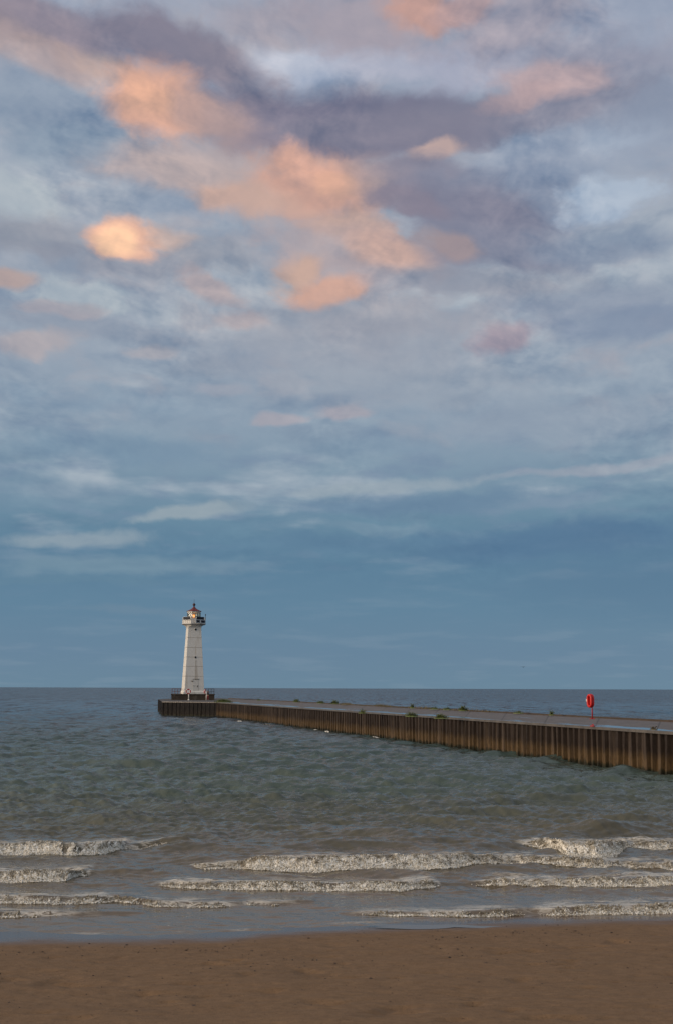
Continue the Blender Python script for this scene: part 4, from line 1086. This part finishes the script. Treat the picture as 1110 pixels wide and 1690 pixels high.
# ---------------------------------------------------------------- weeds along the pier
def tuft(px, py, z, w, h, label, mat='weed', n=60, seed=0, leafy=.6):
    rr = random.Random(seed); b = MB(); p_ = at(px, py, z)
    for _ in range(n):
        bx_, by_ = max(-w * .9, min(w * .9, rr.gauss(0, w * .38))), max(-w * .7, min(w * .7, rr.gauss(0, w * .3)))
        hh = h * rr.uniform(.35, 1.0) * math.exp(-(bx_ / w) ** 2 * .8); a = rr.uniform(0, 6.28); ln = rr.uniform(.1, .55) * hh
        t0 = Vector((bx_, by_, 0)); t1 = t0 + Vector((math.cos(a) * ln * .4, math.sin(a) * ln * .4, hh * .6)); t2 = t0 + Vector((math.cos(a) * ln, math.sin(a) * ln, hh))
        s_ = Vector((-math.sin(a), math.cos(a), 0)) * rr.uniform(.008, .018) * (1 + h)
        b.add([t0 - s_, t0 + s_, t1 + s_ * .8, t1 - s_ * .8, t2], [(0, 1, 2, 3), (3, 2, 4)])
        if rr.random() < leafy:
            for _k in range(4):
                q = t0.lerp(t2, rr.uniform(.25, 1.0)); aa = rr.uniform(0, 6.28); L_ = rr.uniform(.05, .12) * (1 + h * .6)
                u_ = Vector((math.cos(aa), math.sin(aa), rr.uniform(-.2, .6))) * L_; v_ = Vector((-math.sin(aa), math.cos(aa), rr.uniform(-.3, .3))) * L_ * .35
                b.add([q, q + u_ * .5 + v_, q + u_, q + u_ * .5 - v_], [(0, 1, 2, 3)])
    b.lathe([(w * .95, -.02), (w * .8, .03), (w * .45, .05 + .06 * h), (.02, .06 + .09 * h)], 11)
    o = b.build('weed_clump', M[mat]); o.location = p_
    return tag(o, label, 'weeds', 'weeds growing on the pier')
far = DZ + .12
TU = [(369, 1159.0, DZ, 1.9, .75, 'broad green weed mat on the near edge where the pier meets its head', 'weed', 420, .9),
 (427, 1156.0, far, .5, .5, 'small weed on the far kerb nearest the lighthouse', 'weed', 50, .6),
 (489, 1158.6, far, .75, .75, 'green weed clump on the far kerb, second along from the lighthouse', 'weed', 110, .8),
 (529, 1160.6, far, .8, .60, 'low green weed clump on the far kerb beside a taller yellowish bush', 'weed', 110, .8),
 (552, 1161.6, far, .75, .85, 'taller yellowish bush leaning on the far kerb of the pier', 'weed', 120, .8),
 (569, 1163.2, far, .7, .22, 'flat dry tuft on the far kerb just past the leaning yellowish bush', 'weed_dry', 80, .2),
 (680, 1168.8, far, .4, .75, 'thin tall dark weed rising from the dry grass strip', 'weed', 40, .8),
 (716, 1170.6, far, .7, .40, 'green tuft in the dry grass strip on the far kerb', 'weed', 70, .6),
 (737, 1171.6, far, .6, .45, 'rounded green tuft in the dry grass strip, next to the dark bushy weed', 'weed', 70, .6),
 (763, 1173.0, far, .6, .72, 'dark bushy weed at the end of the dry grass strip', 'weed', 110, .9),
 (854, 1177.2, far, .6, .34, 'low dark tuft alone on the far kerb between dry grass and spindly weed', 'weed', 70, .6),
 (909, 1180.2, far, .3, .62, 'spindly upright weed on the far kerb nearest the red life ring', 'weed', 34, .7),
 (597, 1177.0, DZ, .5, .55, 'small green weed on the near edge, first along from the pier head', 'weed', 50, .8),
 (678, 1182.5, DZ, .65, .60, 'bushy green weed overhanging the near edge of the pier', 'weed', 100, .9),
 (727, 1185.6, DZ, .75, .50, 'wide dark green weed overhanging the near edge beside the bushy one', 'weed', 120, .9),
 (1078, 1204.5, DZ, .26, .24, 'tiny yellowish tuft on the wet near edge of the pier', 'weed_dry', 40, .5),
]
for i, (px, py, z, w, h, lb, mt, n_, lf) in enumerate(TU): tuft(px, py, z, w * .85, h * .78, lb, mt, n_, 100 + i, lf)
# the strip of dry grass between them
rr = random.Random(2); b = MB()
g0, g1 = at(560, 1162.6, far), at(815, 1175.4, far)
for _ in range(3200):
    t_ = rr.random()
    if math.sin(t_ * 40) + math.sin(t_ * 17 + 1) < -.5 and rr.random() < .8: continue
    q = g0.lerp(g1, t_) + Vector((rr.uniform(-.2, .2), rr.uniform(-.2, .2), 0)); hh = rr.uniform(.12, .42) * (.6 + .4 * math.sin(t_ * 23)); a = rr.uniform(0, 6.28)
    tip = q + Vector((math.cos(a) * hh * .5, math.sin(a) * hh * .5, hh)); s_ = Vector((-math.sin(a), math.cos(a), 0)) * .02
    b.add([q - s_, q + s_, tip], [(0, 1, 2)])
tag(b.build('dry_grass', M['weed_dry']), 'thin strip of dry brown grass along the far kerb of the pier', 'grass', kind='stuff')

# ---------------------------------------------------------------- bird
p = at_depth(862.5, 1101, 230.0)
bd_ = empty('bird', p, R(70)); tag(bd_, 'small dark bird flying low over the lake, far from the pier', 'bird')
b = MB(); b.loft([[Vector((x, math.cos(t_) * r, math.sin(t_) * r * .9 + z)) for t_ in [2 * math.pi * j / 10 for j in range(10)]] for x, r, z in ((.34, .006, .02), (.29, .03, .02), (.22, .05, .015), (.08, .085, 0), (-.1, .08, 0), (-.24, .035, .01), (-.38, .05, .01), (-.40, .004, .01))])
b.build('body', M['feather'], bd_, smooth=True)
for s_ in (-1, 1):
    b = MB(); b.loft([[(x0_, s_ * y_, z_ + .012), (x1_, s_ * y_, z_ + .012), (x1_, s_ * y_, z_ - .004), (x0_, s_ * y_, z_ - .004)] for x0_, x1_, y_, z_ in ((.12, -.10, .05, .03), (.15, -.08, .28, .14), (.06, -.08, .50, .12), (-.06, -.10, .64, .06))]); b.build('wing', M['feather'], bd_)
